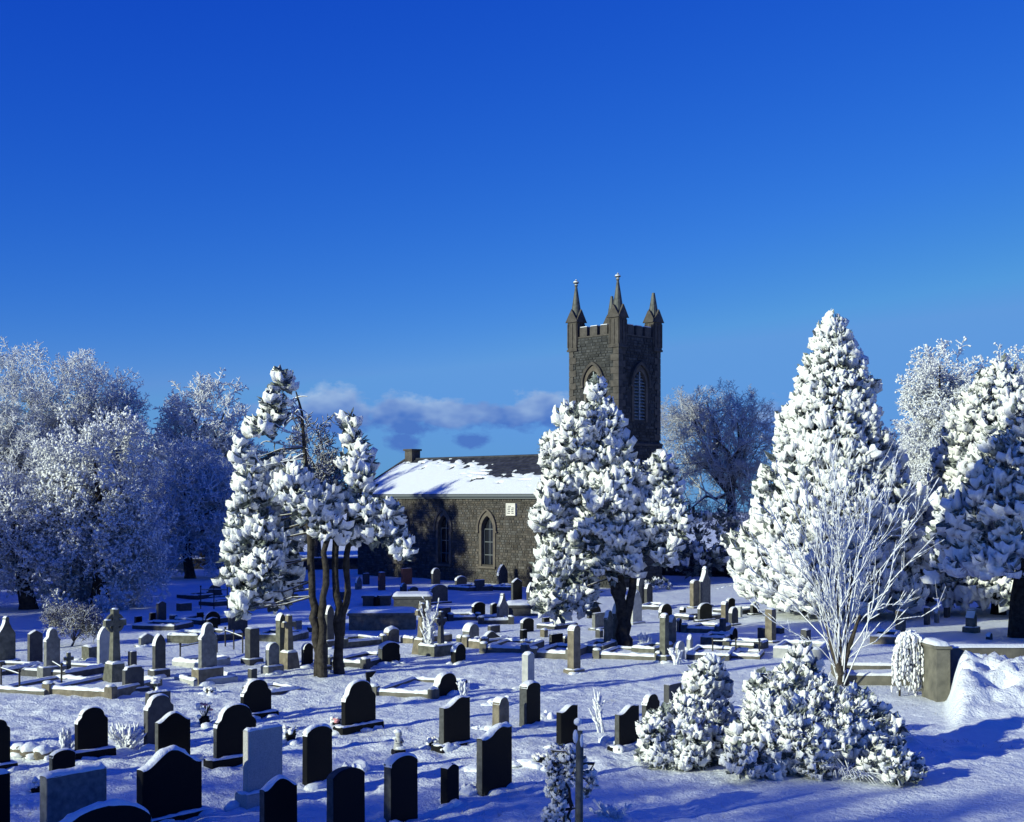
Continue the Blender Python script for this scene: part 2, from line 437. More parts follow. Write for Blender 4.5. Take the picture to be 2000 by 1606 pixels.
def church():
    r_ = np.random.default_rng(5)
    ch = thing('church', 'dark stone church with pinnacled tower and snowy slate roof', 'church', CH, R(-45))
    WX = (-4.19, -7.96, -11.84)
    # nave walls (solid core) with gables
    mb = MB()
    y0, y1 = 0.0, WN
    V = [(-LN, y0, -.3), (0, y0, -.3), (0, y1, -.3), (-LN, y1, -.3), (-LN, y0, EAV), (0, y0, EAV), (0, y1, EAV), (-LN, y1, EAV), (-LN, WN/2, RDG-.12), (0, WN/2, RDG-.12)]
    mb.add(V, [(1, 2, 6, 5), (2, 3, 7, 6), (3, 0, 4, 7), (4, 5, 9, 8), (6, 7, 8, 9)], [(5, 6, 9), (7, 4, 8)])
    # south wall with three openings: panels between and above the windows
    OW, OZ0, OZS, OZT = .98, 1.1, 3.14, 3.92
    edges = sorted([-LN, 0]+[w+s*OW/2 for w in WX for s in (-1, 1)])
    for a, b in zip(edges[::2], edges[1::2]): mb.add([(a, 0, -.3), (b, 0, -.3), (b, 0, EAV), (a, 0, EAV)], [(0, 1, 2, 3)])
    for w in WX:
        mb.add([(w-OW/2, 0, -.3), (w+OW/2, 0, -.3), (w+OW/2, 0, OZ0), (w-OW/2, 0, OZ0)], [(0, 1, 2, 3)])
        ap = arch_pts(OW, OZS, OZT); n = len(ap)
        mb.add([(w+x, 0, z) for x, z in ap]+[(w+x, 0, EAV) for x, z in ap], [(i, i+1, n+i+1, n+i) for i in range(n-1)])
    mb.build('nave_wall', MC['mortar'], ch)
    def skip(a, b, z, h):
        m_ = (a+b)/2
        for w in WX:
            if b > w-.66 and a < w+.66 and z < 4.2 and h > 1.0:
                top = 3.14+(1.05)*max(0, 1-(min(abs(a-w), abs(b-w), abs(m_-w))/.68)**1.6)
                if z < top: return True
        return b > -2.58 and a < -1.82 and h > 3.93 and z < 4.66
    mb = MB(); stones(mb, -LN, 0, -.2, EAV-.12, (.10, .17), (.15, .36), skip, lambda a, o, z: (a, -o, z), r_)
    tag(mb.build('wall_stones', MC['rub'], ch), kind='stuff')
    mb = MB(); stones(mb, .0, WN, -.2, EAV-.1, (.13, .2), (.2, .4), lambda a, b, z, h: b > TY0 and a < TY0+TW, lambda a, o, z: (o, a, z), r_)
    tag(mb.build('gable_stones', MC['rub'], ch), kind='stuff')
    # roof: slate courses, snow sheet, verge copings, gutter
    sl = math.hypot(WN/2+.25, RDG-EAV)
    def roofp(x, s, up, side=1):
        f = s/sl; y = -.25+(WN/2+.25)*f; z = EAV+.02+(RDG-EAV)*f
        nz_ = (WN/2+.25)/sl; ny_ = -(RDG-EAV)/sl
        y, z = y+ny_*up, z+nz_*up
        return (x, y if side > 0 else WN-y, z)
    mb = MB()
    V = [roofp(-LN-.15, 0, -.02), roofp(.15, 0, -.02), roofp(.15, sl, -.02), roofp(-LN-.15, sl, -.02), roofp(.15, 0, -.02, -1), roofp(-LN-.15, 0, -.02, -1)]
    mb.add(V, [(0, 1, 2, 3), (3, 2, 4, 5)]); rf = mb.build('roof', MC['slate'], ch)
    mb = MB(); nrow = 22
    for k in range(nrow):
        s0, s1 = sl*k/nrow, sl*(k+1)/nrow
        x = -LN-.15-(k % 2)*.15
        while x < .15:
            a, b = max(x, -LN-.15)+.004, min(x+.31, .15)-.004
            if b-a > .03:
                u = .022+r_.uniform(0, .012)
                P = [roofp(a, s0, u), roofp(b, s0, u), roofp(b, s1, .004), roofp(a, s1, .004), roofp(a, s0, 0), roofp(b, s0, 0)]
                mb.add(P, [(0, 1, 2, 3), (4, 5, 1, 0)])
            x += .31
    tag(mb.build('slate', MC['slate'], rf), kind='stuff')
    nx_, ns_ = 260, 66
    xs = np.linspace(-LN-.12, .12, nx_); ss = np.linspace(-.04, sl-.05, ns_)
    Xg, Sg = np.meshgrid(xs, ss)
    fu = (Xg+LN)/LN
    lim = 0.97-0.47*np.clip((fu-.28)/.4, 0, 1)
    nn = vnoise(Xg/1.5, Sg*2.2, 31)*.25+vnoise(Xg/.55, Sg*5+Xg*.6, 32)*.35+vnoise(Xg/.2, Sg*9, 33)*.2
    dens_ = lim-Sg/sl+nn*.55-.5*np.clip(vnoise(Xg/.7+3, Sg*3.4, 35)*2.2-.55+.25*fu, 0, 1)
    keep = dens_ > 0.0
    th = np.clip(dens_*.5, 0.012, .06)+.03
    Vr = np.array([roofp(x, s, t) for x, s, t in zip(Xg.ravel(), Sg.ravel(), np.where(keep, th, .016).ravel())])
    kk = keep[:-1, :-1] | keep[1:, :-1] | keep[:-1, 1:] | keep[1:, 1:]
    kk &= (keep[:-1, :-1].astype(int)+keep[1:, :-1]+keep[:-1, 1:]+keep[1:, 1:]) >= 2
    ii = (np.arange(ns_-1)[:, None]*nx_+np.arange(nx_-1)[None, :])[kk]
    obj('roof_snow', mesh('roof_snow', Vr, np.stack([ii, ii+1, ii+nx_+1, ii+nx_], -1), M['snow'], smooth=True), rf)
    for x0_ in (-LN-.28, .02):
        mb = MB()
        P = [roofp(x0_, -.1, 0), roofp(x0_+.26, -.1, 0), roofp(x0_+.26, sl, 0), roofp(x0_, sl, 0)]
        P += [roofp(x0_, -.1, .11), roofp(x0_+.26, -.1, .11), roofp(x0_+.26, sl+.04, .11), roofp(x0_, sl+.04, .11)]
        mb.add(P, [(4, 5, 6, 7), (0, 1, 5, 4), (1, 2, 6, 5), (2, 3, 7, 6), (3, 0, 4, 7)])
        mb.build('coping', MC['pier'], rf)
    mb = MB(); mb.tube([(-LN-.1, WN/2, RDG+.05), (.05, WN/2, RDG+.05)], .09, 6); mb.build('ridge_tile', MC['slate'], rf)
    mb = MB(); mb.box(-LN-.1, .1, -.36, -.20, EAV-.08, EAV+.05); mb.box(-LN, 0, -.19, -.02, EAV-.2, EAV-.085)
    mb.build('gutter', MC['lead'], ch)
    mb = MB(); cx = -LN+.42
    mb.box(cx-.36, cx+.36, WN/2-.36, WN/2+.36, RDG-.8, RDG+.60)
    mb.box(cx-.44, cx+.44, WN/2-.44, WN/2+.44, RDG+.603, RDG+.72); mb.build('chimney', MC['pier'], rf)
    # nave windows
    for w in WX:
        wi = obj('window', None, ch, (w, 0, 0))
        mb = MB(); o_, i_ = arch_pts(1.34, OZS, 4.17), arch_pts(OW, OZS, OZT)
        ring_solid(mb, [(-.67, 1.0)]+o_+[(.67, 1.0)], [(-OW/2, 1.0)]+i_+[(OW/2, 1.0)], -.06, .30); mb.build('window_surround', MC['dress'], wi)
        mb = MB(); ring_solid(mb, [(-.80, OZS-.1)]+arch_pts(1.6, OZS, 4.33)+[(.80, OZS-.1)], [(-.69, OZS-.1)]+arch_pts(1.38, OZS, 4.20)+[(.69, OZS-.1)], -.15, -.02)
        for s in (-1, 1): mb.box(s*.76-.1, s*.76+.1, -.15, -.02, OZS-.2, OZS-.1)
        mb.build('hood_mould', MC['dress'], wi)
        mb = MB(); mb.box(-.72, .72, -.14, .2, .88, .997); mb.build('sill', MC['dress'], wi)
        g = MB(); fan(g, [(-OW/2, OZ0)]+arch_pts(OW, OZS, OZT)+[(OW/2, OZ0)], .24); g.build('pane', MC['glass'], wi)
        mb = MB()
        for z in (1.65, 2.4, 3.14): mb.box(-OW/2, OW/2, .19, .232, z-.022, z+.022)
        mb.box(-.018, .018, .195, .228, OZ0, OZT-.05)
        for s in (-1, 1): mb.box(s*(OW/2-.03)-.03, s*(OW/2-.03)+.03, .18, .225, OZ0, OZS)
        mb.build('glazing_bar', MC['lead'], wi)
    # white wall plaque
    pl = obj('wall_plaque', None, ch, (-2.2, -.05, 0))
    mb = MB(); mb.box(-.37, .37, -.06, .05, 3.95, 4.64); mb.build('plaque_panel', MC['white'], pl)
    mb = MB()
    for a, b, c, d in ((-.37, .37, 4.58, 4.645), (-.37, .37, 3.945, 4.01), (-.372, -.30, 4.013, 4.577), (.30, .372, 4.013, 4.577)): mb.box(a, b, -.085, -.062, c, d)
    mb.build('plaque_border', MC['white'], pl)
    mb = MB()
    for k in range(5):
        z = 4.48-k*.10
        for a, b in ((-.24, -.05), (.06, .24)) if k else ((-.22, .0),):
            mb.box(a+r_.uniform(-.02, .02), b+r_.uniform(-.02, .02), -.07, -.0615, z-.025, z+.025)
    mb.build('plaque_letter', MC['letter'], pl)
    # tower
    ta, tb, tc, td = 0.0, TW, TY0, TY0+TW
    mb = MB(); TOP = 13.95
    BW, BZ0, BZS, BZT = 1.02, 9.3, 11.35, 12.05
    cxm, cym = (ta+tb)/2, (tc+td)/2
    def tface(kind):
        if kind == 'w': return lambda a, o, z: (a, tc-o, z)          # faces the nave's south side
        return lambda a, o, z: (tb+o, a, z)
    for kind, (a0, a1, cm) in (('w', (ta, tb, cxm)), ('e', (tc, td, cym))):
        f = tface(kind)
        ap = arch_pts(BW, BZS, BZT); n = len(ap)
        mb.add([f(a0, 0, -.3), f(cm-BW/2, 0, -.3), f(cm-BW/2, 0, TOP), f(a0, 0, TOP)], [(0, 1, 2, 3)])
        mb.add([f(cm+BW/2, 0, -.3), f(a1, 0, -.3), f(a1, 0, TOP), f(cm+BW/2, 0, TOP)], [(0, 1, 2, 3)])
        mb.add([f(cm-BW/2, 0, -.3), f(cm+BW/2, 0, -.3), f(cm+BW/2, 0, BZ0), f(cm-BW/2, 0, BZ0)], [(0, 1, 2, 3)])
        mb.add([f(cm+x, 0, z) for x, z in ap]+[f(cm+x, 0, TOP) for x, z in ap], [(i, i+1, n+i+1, n+i) for i in range(n-1)])
    mb.add([(ta, td, -.3), (tb, td, -.3), (tb, td, TOP), (ta, td, TOP), (ta, tc, -.3), (ta, tc, TOP), (tb, tc, TOP)], [(1, 0, 3, 2), (0, 4, 5, 3), (5, 6, 2, 3)])
    tw = mb.build('tower', MC['tmortar'], ch)
    def tskip(cm):
        def f(a, b, z, h):
            if b > cm-.74 and a < cm+.74 and z < 12.6 and h > 9.15:
                top = 11.35+1.1*max(0, 1-(min(abs(a-cm), abs(b-cm), abs((a+b)/2-cm))/.76)**1.7)
                return z < top
            return False
        return f
    mb = MB()
    stones(mb, ta, tb-.02, -.2, TOP-.02, (.13, .21), (.17, .40), tskip(cxm), tface('w'), r_)
    stones(mb, tc+.02, td, -.2, TOP-.02, (.13, .21), (.17, .40), tskip(cym), tface('e'), r_)
    tag(mb.build('tower_stones', MC['trub'], tw), kind='stuff')
    qm = None
    for z in np.arange(8.2, 13.2, .36):       # long-and-short corner blocks
        long_ = int(round(z/.36)) % 2
        wx, wy = (.52, .32) if long_ else (.32, .52)
        mb = MB(); mb.box(tb-wx, tb+.065, tc-.065, tc+wy, z, z+.345, ch=.012); mb.build('quoin_stone', MC['pier'], tw)
        mb = MB(); mb.box(ta-.02, ta+(.5 if long_ else .3), tc-.062, tc+.1, z, z+.345, ch=.012); mb.build('quoin_stone', MC['pier'], tw)
        mb = MB(); mb.box(tb-.1, tb+.062, td-(.5 if long_ else .3), td+.02, z, z+.345, ch=.012); mb.build('quoin_stone', MC['pier'], tw)
    mb = MB(); mb.box(ta+.02, tb+.13, tc-.13, td+.13, 7.86, 8.04, ch=.05); mb.build('string_course', MC['pier'], tw)
    mb = MB(); mb.box(ta+.03, tb+.10, tc-.10, td+.10, -.3, 7.855); mb.build('tower_base', MC['tmortar'], tw)
    mb = MB()
    stones(mb, ta+.06, tb+.1, -.2, 7.84, (.14, .22), (.2, .45), lambda *a: False, lambda a, o, z: (a, tc-.10-o, z), r_)
    stones(mb, tc-.10, td+.1, -.2, 7.84, (.14, .22), (.2, .45), lambda *a: False, lambda a, o, z: (tb+.10+o, a, z), r_)
    tag(mb.build('tower_base_stones', MC['trub'], tw), kind='stuff')
    # belfry windows with louvres
    for kind, cm in (('w', cxm), ('e', cym)):
        wi = obj('belfry_window', None, ch, (cm, tc, 0) if kind == 'w' else (tb, cm, 0))
        if kind == 'e': wi.rotation_euler = (0, 0, R(90))
        mb = MB(); ring_solid(mb, [(-.68, BZ0-.1)]+arch_pts(1.36, BZS, 12.33)+[(.68, BZ0-.1)], [(-BW/2, BZ0-.1)]+arch_pts(BW, BZS, BZT)+[(BW/2, BZ0-.1)], -.06, .32); mb.build('window_surround', MC['dress'], wi)
        mb = MB(); ring_solid(mb, [(-.83, BZS-.1)]+arch_pts(1.66, BZS, 12.55)+[(.83, BZS-.1)], [(-.70, BZS-.1)]+arch_pts(1.40, BZS, 12.38)+[(.70, BZS-.1)], -.17, -.02)
        for s in (-1, 1): mb.box(s*.80-.12, s*.80+.12, -.17, -.02, BZS-.22, BZS-.1)
        mb.build('hood_mould', MC['pier'], wi)
        mb = MB(); fan(mb, [(-BW/2, BZ0)]+arch_pts(BW, BZS, BZT)+[(BW/2, BZ0)], .31); mb.build('window_back', MC['slate'], wi)
        z = BZ0+.04
        lm = None
        while z < BZT-.12:
            hw = BW/2 if z < BZS else BW/2*max(.12, 1-((z+.1-BZS)/(BZT-BZS))**1.5)
            if lm is None or z >= BZS:
                b2 = MB(); b2.add([(-hw, .02, 0), (hw, .02, 0), (hw, .26, .16), (-hw, .26, .16), (-hw, .03, -.02), (hw, .03, -.02), (hw, .27, .14), (-hw, .27, .14)],
                                   [(0, 1, 2, 3), (7, 6, 5, 4), (4, 5, 1, 0), (6, 7, 3, 2)])
                o = b2.build('louver_slat', MC['louver'], wi, (0, 0, z))
                if z < BZS: lm = o.data
            else: obj('louver_slat', lm, wi, (0, 0, z))
            z += .185
        mb = MB(); mb.box(-.035, .035, -.03, .015, BZ0, BZT-.06); mb.build('mullion', MC['louver'], wi)
    # parapet: merlons on all four sides, corner piers with pinnacles
    mb = MB()
    for (x0_, x1_, y0_, y1_) in ((ta, tb, tc-.03, tc+.28), (ta, tb, td-.28, td+.03), (ta-.03, ta+.28, tc+.283, td-.283), (tb-.28, tb+.03, tc+.283, td-.283)):
        mb.box(x0_, x1_, y0_, y1_, 13.95, 14.02)
    mb.build('parapet', MC['pier'], tw)
    mer = None
    for side in range(4):
        for k in range(3):
            u = .60+.17+k*.755
            wv = .53
            px_, py_, rz_ = ((ta+u+wv/2, tc+.13, 0), (ta+u+wv/2, td-.13, 0), (ta+.13, tc+u+wv/2, R(90)), (tb-.13, tc+u+wv/2, R(90)))[side]
            if mer is None:
                mb = MB(); mb.box(-wv/2, wv/2, -.15, .15, 14.022, 14.55, ch=.04); o = mb.build('merlon', MC['pier'], tw, (px_, py_, 0)); mer = o.data
                mb = MB(); mb.box(-wv/2+.02, wv/2-.02, -.14, .14, 14.548, 14.585, ch=.015); ms = mb.build('snow_cap', M['snow'], tw, (px_, py_, 0)).data
            else:
                o = obj('merlon', mer, tw, (px_, py_, 0)); o.rotation_euler = (0, 0, rz_)
                o = obj('snow_cap', ms, tw, (px_, py_, 0)); o.rotation_euler = (0, 0, rz_)
    for q, (sx_, sy_, tip) in enumerate(((0, 0, 1), (1, 0, 1), (1, 1, .82), (0, 1, .9))):
        px_, py_ = (ta+.25, tb-.25)[sx_], (tc+.25, td-.25)[sy_]
        pi = obj('pinnacle', None, ch, (px_, py_, 0))
        mb = MB()
        mb.box(-.34, .34, -.34, .34, 13.35, 14.92)
        for s in (-1, 1):         # sunk panels' ribs on the visible faces
            for t_ in (-.30, 0, .30):
                mb.box(t_-.04, t_+.04, s*.36-.022, s*.36+.022, 13.45, 14.8)
                mb.box(s*.36-.022, s*.36+.022, t_-.04, t_+.04, 13.46, 14.79)
        mb.box(-.38, .38, -.38, .38, 13.23, 13.348, ch=.02)
        mb.build('pinnacle_shaft', MC['pier'], pi)
        mb = MB()
        for s in range(4):
            c, s_ = math.cos(s*math.pi/2), math.sin(s*math.pi/2)
            P = [(-.46, -.42, 14.88), (.46, -.42, 14.88), (0, -.42, 15.62), (-.36, -.36, 14.92), (.36, -.36, 14.92), (0, -.1, 15.62), (-.46, -.36, 14.88), (.46, -.36, 14.88), (0, -.30, 15.62)]
            P = [(x*c-y*s_, x*s_+y*c, z) for x, y, z in P]
            mb.add(P, [(0, 6, 8, 2), (7, 1, 2, 8)], [(0, 1, 2), (6, 8, 7)])
        mb.build('gablet', MC['pier'], pi)
        mb = MB()
        zt = 15.1+1.82*tip
        n = 8
        rb, rt = .33, .05+.10*(1-tip)
        V = [(rb*math.cos(a), rb*math.sin(a), 14.95) for a in np.arange(n)*2*math.pi/n+math.pi/8]+[(rt*math.cos(a), rt*math.sin(a), zt) for a in np.arange(n)*2*math.pi/n+math.pi/8]+[(0, 0, zt)]
        mb.add(V, [(i, (i+1) % n, n+(i+1) % n, n+i) for i in range(n)], [(n+i, n+(i+1) % n, 2*n) for i in range(n)])
        for s in range(4):
            a = s*math.pi/2+math.pi/4
            mb.tube([(rb*math.cos(a), rb*math.sin(a), 14.95), (rt*math.cos(a), rt*math.sin(a), zt)], np.array([.035, .015]), 5)
        mb.build('spirelet', MC['spire'], pi)
        if tip == 1:
            mb = MB(); mb.blob((0, 0, zt+.07), .09, .09, .11, lvl=1); mb.blob((0, 0, zt+.23), .16, .16, .07, lvl=1); mb.blob((0, 0, zt+.34), .06, .06, .09, lvl=1)
            mb.build('finial', MC['spire'], pi)
            mb = MB(); mb.blob((0, 0, zt+.30), .15, .15, .05, seed=3); mb.build('finial_snow', M['snow'], pi)
    return ch

# ------------------------------------------------------------------ graves
def outline(shape, w, h):
    hw = w/2; n = 9
    arc = lambda cx, cz, rx, rz, a0, a1, k=n: [(cx+rx*math.cos(a), cz+rz*math.sin(a)) for a in np.linspace(a0, a1, k)]
    if shape == 'flat': top = [(-hw, h-.01), (-hw+.015, h), (-hw/3, h+.004), (hw/3, h+.004), (hw-.015, h), (hw, h-.01)]
    elif shape == 'slant': top = [(-hw, h*.86), (-hw*.3, h*.96), (0, h), (hw*.5, h*.97), (hw, h*.93)]
    elif shape == 'round': r_ = min(hw, h*.6); top = arc(0, h-r_, hw, r_, math.pi, 0, 13)
    elif shape == 'arch': rz = .26*w; top = [(-hw, h-rz)]+arc(0, h-rz*1.25, hw*1.12, rz*1.25, math.pi*.86, math.pi*.14, 11)+[(hw, h-rz)]
    elif shape == 'gothic':
        zt = min(h*.5, w*.95); top = arch_pts(w, h-zt, h, 7)
    elif shape == 'peak': top = [(-hw, h-.26*w), (-hw*.45, h-.10*w), (0, h), (hw*.45, h-.10*w), (hw, h-.26*w)]
    elif shape == 'wave':
        top = [(x*hw, h-.24*w*(1-(.5+.5*math.cos(math.pi*max(-1, min(1, x*1.08))))**.8)) for x in np.linspace(-1, 1, 13)]
    elif shape == 'scotia':
        top = [(x*hw, h-.24*w*(.5-.5*math.cos(math.pi*min(1, max(0, (.35-x)/1.15)))) - (.03*w if x > .6 else 0)) for x in np.linspace(-1, 1, 12)]
    elif shape == 'shoulder':
        s = .13*w; z0 = h-.36*w
        top = [(-hw, z0-.10*w), (-hw+.02*w, z0), (-hw+s*.75, z0+.05*w), (-hw+s, z0+.10*w), (-hw+s, z0+.14*w)]+arc(0, h-.24*w, hw-s, .24*w, math.pi*.97, math.pi*.03, 9)+[(hw-s, z0+.14*w), (hw-s, z0+.10*w), (hw-s*.75, z0+.05*w), (hw-.02*w, z0), (hw, z0-.10*w)]
    elif shape == 'notch':
        s = .14*w; top = [(-hw, h-s), (-hw+s*.7, h-s*.8), (-hw+s, h), (0, h+.005), (hw-s, h), (hw-s*.7, h-s*.8), (hw, h-s)]
    elif shape == 'ogee':
        z0 = h-.75*w
        top = [(-hw, z0-.12*w), (-hw-.015, z0), (-hw+.06*w, z0+.08*w), (-hw+.16*w, z0+.16*w), (-hw+.20*w, z0+.34*w)]+arc(0, h-.36*w, hw-.2*w, .36*w, math.pi*.95, math.pi*.05, 9)+[(hw-.20*w, z0+.34*w), (hw-.16*w, z0+.16*w), (hw-.06*w, z0+.08*w), (hw+.015, z0), (hw, z0-.12*w)]
    elif shape == 'spire':
        z0 = h-.95*w
        half = [(-hw, z0), (-hw*.94, z0+.06*w), (-hw*.55, z0+.32*w), (-hw*.30, z0+.58*w), (-hw*.22, z0+.74*w), (-hw*.26, z0+.84*w), (-hw*.14, z0+.94*w)]
        top = half+[(0, h)]+[(-x, z) for x, z in half[::-1]]
    return [(-hw, 0)]+top+[(hw, 0)]

def slab(mb, pts, t, ch=.012, mi=0, edge=0):
    """Upright tablet: outline extruded to thickness t with a small chamfer."""
    n = len(pts); P = np.array(pts)
    c = np.array([0, P[:, 1].mean()]); inn = P+(c-P)/np.maximum(np.linalg.norm(c-P, axis=1, keepdims=True), .05)*ch
    L = []
    for y, Q in ((-t/2, inn), (-t/2+ch, P), (t/2-ch, P), (t/2, inn)): L += [(x, y, z) for x, z in Q]
    F = []
    mb.add(L, [(k*n+i, k*n+(i+1) % n, (k+1)*n+(i+1) % n, (k+1)*n+i) for k in (0, 2) for i in range(n)], mi=mi)
    mb.add(L, [(n+i, n+(i+1) % n, 2*n+(i+1) % n, 2*n+i) for i in range(n)], mi=edge)
    cz = float(np.median(P[:, 1]))*.6
    for k, o in ((0, False), (3, True)):
        b = mb.n
        mb.add([(0, L[k*n][1], cz)]+[L[k*n+i] for i in range(n)], T=[(0, 1+i, 1+(i+1) % n) if o else (0, 1+(i+1) % n, 1+i) for i in range(n)], mi=mi)
def snow_strip(mb, pts, t, s, seed, y0=0.0):
    """Snow lying along the top of an outline; thick on the flat, thin on the slopes."""
    P = np.array(pts[1:-1], float)
    d = np.diff(P, axis=0); nrm = np.stack([-d[:, 1], d[:, 0]], 1)/np.maximum(np.linalg.norm(d, axis=1), 1e-6)[:, None]
    if len(P) < 2: return
    # resample
    seg = np.linalg.norm(d, axis=1); cum = np.r_[0, np.cumsum(seg)]
    k = int(max(6, min(22, cum[-1]/.05))); u = np.linspace(0, cum[-1], k)
    X, Z = np.interp(u, cum, P[:, 0]), np.interp(u, cum, P[:, 1])
    tx, tz = np.gradient(X), np.gradient(Z); ln = np.hypot(tx, tz)+1e-9
    up = np.clip(np.abs(tx)/ln, 0, 1)
    thk = s*np.clip((up-.15)/.6, .12, 1)*(1+.9*vnoise(u/.11+seed*7.3, np.full(k, seed*3.1), 21))
    thk[0] *= .35; thk[-1] *= .35
    thk = np.maximum(thk, .004)
    nxv, nzv = -tz/ln, tx/ln
    ys = np.array([-1.06, -.8, -.3, .3, .8, 1.06])*t/2+y0
    pr = np.array([-.25, .62, 1.0, .96, .60, -.25])
    V = []
    for j, (y, p) in enumerate(zip(ys, pr)):
        hh = thk*p*(1+.35*vnoise(u/.09+j*5, np.full(k, seed+j*1.7), 22))
        V.append(np.stack([X+nxv*hh*.6, np.full(k, y)+.008*vnoise(u/.08, np.full(k, seed+j), 23), Z+nzv*hh*.6+.4*hh], 1))
    V = np.concatenate(V); m_ = len(ys)
    F = [(j*k+i, j*k+i+1, (j+1)*k+i+1, (j+1)*k+i) for j in range(m_-1) for i in range(k-1)]
    mb.add(V, F, smooth=True)

def frame(rz): return np.array([math.cos(rz), math.sin(rz)]), np.array([math.sin(rz), -math.cos(rz)])   # along the face, out of the face
def place(px0, px1, ptop, pbot, rz, t):
    """Position, width and height of a tablet from its outline in the photo, for a heading and thickness."""
    z0 = 0.0
    for _ in range(3):
        xm = (px0+px1)/2
        X, Y = at(xm, pbot, z0)
        z0 = g1(X, Y)
    e, n = frame(rz)
    k = X/Y
    pw = (px1-px0)/FPX*Y
    pe, pn = abs(e[0]-k*e[1]), abs(n[0]-k*n[1])
    w = max((pw-t*pn)/max(pe, .25), t*1.1, .12)
    # lowest visible corner is the near one: step back to the centre
    back = max(0.0, w/2*abs(e[1])-.0)*.75+t/2*abs(n[1])
    Yc = Y+back*.8; Xc = (xm-XC)/FPX*Yc
    h = EYE-(ptop-YH)/FPX*Yc-z0
    return Xc, Yc, z0, w, max(h, .15)

HEAD = R(48)
NST = [0]
def stone(px0, py0, px1, py1, shape, mat, label, snow=.03, base=0, t=None, rz=None, group='headstones in the churchyard', cat='headstone', name='headstone', basemat=None, lean=0.0, sill=1.25):
    NST[0] += 1; sd_ = NST[0]; r_ = np.random.default_rng(sd_)
    far = py1 < 1260
    rz = HEAD+R(r_.uniform(-3, 3)) if rz is None else R(rz)
    t = t or (.13 if mat in ('black', 'granite') else .15)
    X, Y, z0, w, h = place(px0, px1, py0, py1, rz, t)
    o = thing(name, label, cat, (X, Y, z0), rz, group)
    if lean: o.rotation_euler = (R(lean), 0, rz)
    bh = 0
    if base:
        bh = base if base > .02 else .2
        mb = MB(); bw, bt = w*sill/2+.04, t/2+.09
        mb.box(-bw, bw, -bt, bt, -.25, bh, ch=.02); mb.build('plinth', M[basemat or mat], o)
        mb = MB()
        for y_, s_ in ((-bt, 1), (bt, -1)):
            snow_strip(mb, [(-bw, 0), (-bw, bh), (bw, bh), (bw, 0)], .09, .03, sd_+50, y_+s_*.05)
        for xx in (-bw, bw): mb.blob((xx*.86, 0, bh), bw*.16, bt*.9, .028, seed=sd_)
        mb.build('plinth_snow', M['snow'], o)
    pts = outline(shape, w, h-bh)
    pts = [(x, z+bh) for x, z in pts]; pts[0] = (pts[0][0], bh-.25 if not bh else bh-.02); pts[-1] = (pts[-1][0], pts[0][1])
    mb = MB(); slab(mb, pts, t, ch=.008 if far else .012, edge=1); mb.build('tablet', [M[mat], M['edge'] if mat == 'black' and (NST[0]*7) % 3 else M[mat]], o)
    if snow > 0:
        mb = MB(); snow_strip(mb, pts, t, snow, sd_); mb.build('snow_cap', M['snow'], o)
    if not far:       # wind-blown heap at the foot
        mb = MB()
        for k in range(5):
            u = r_.uniform(-.55, .55)*w; v = r_.choice([-1, 1])*(t/2+r_.uniform(0, .08))
            mb.blob((u, v, .0), r_.uniform(.12, .26), r_.uniform(.10, .18), r_.uniform(.05, .11), seed=sd_*9+k, rough=.2)
        mb.build('foot_snow', M['snow'], o)
    return o

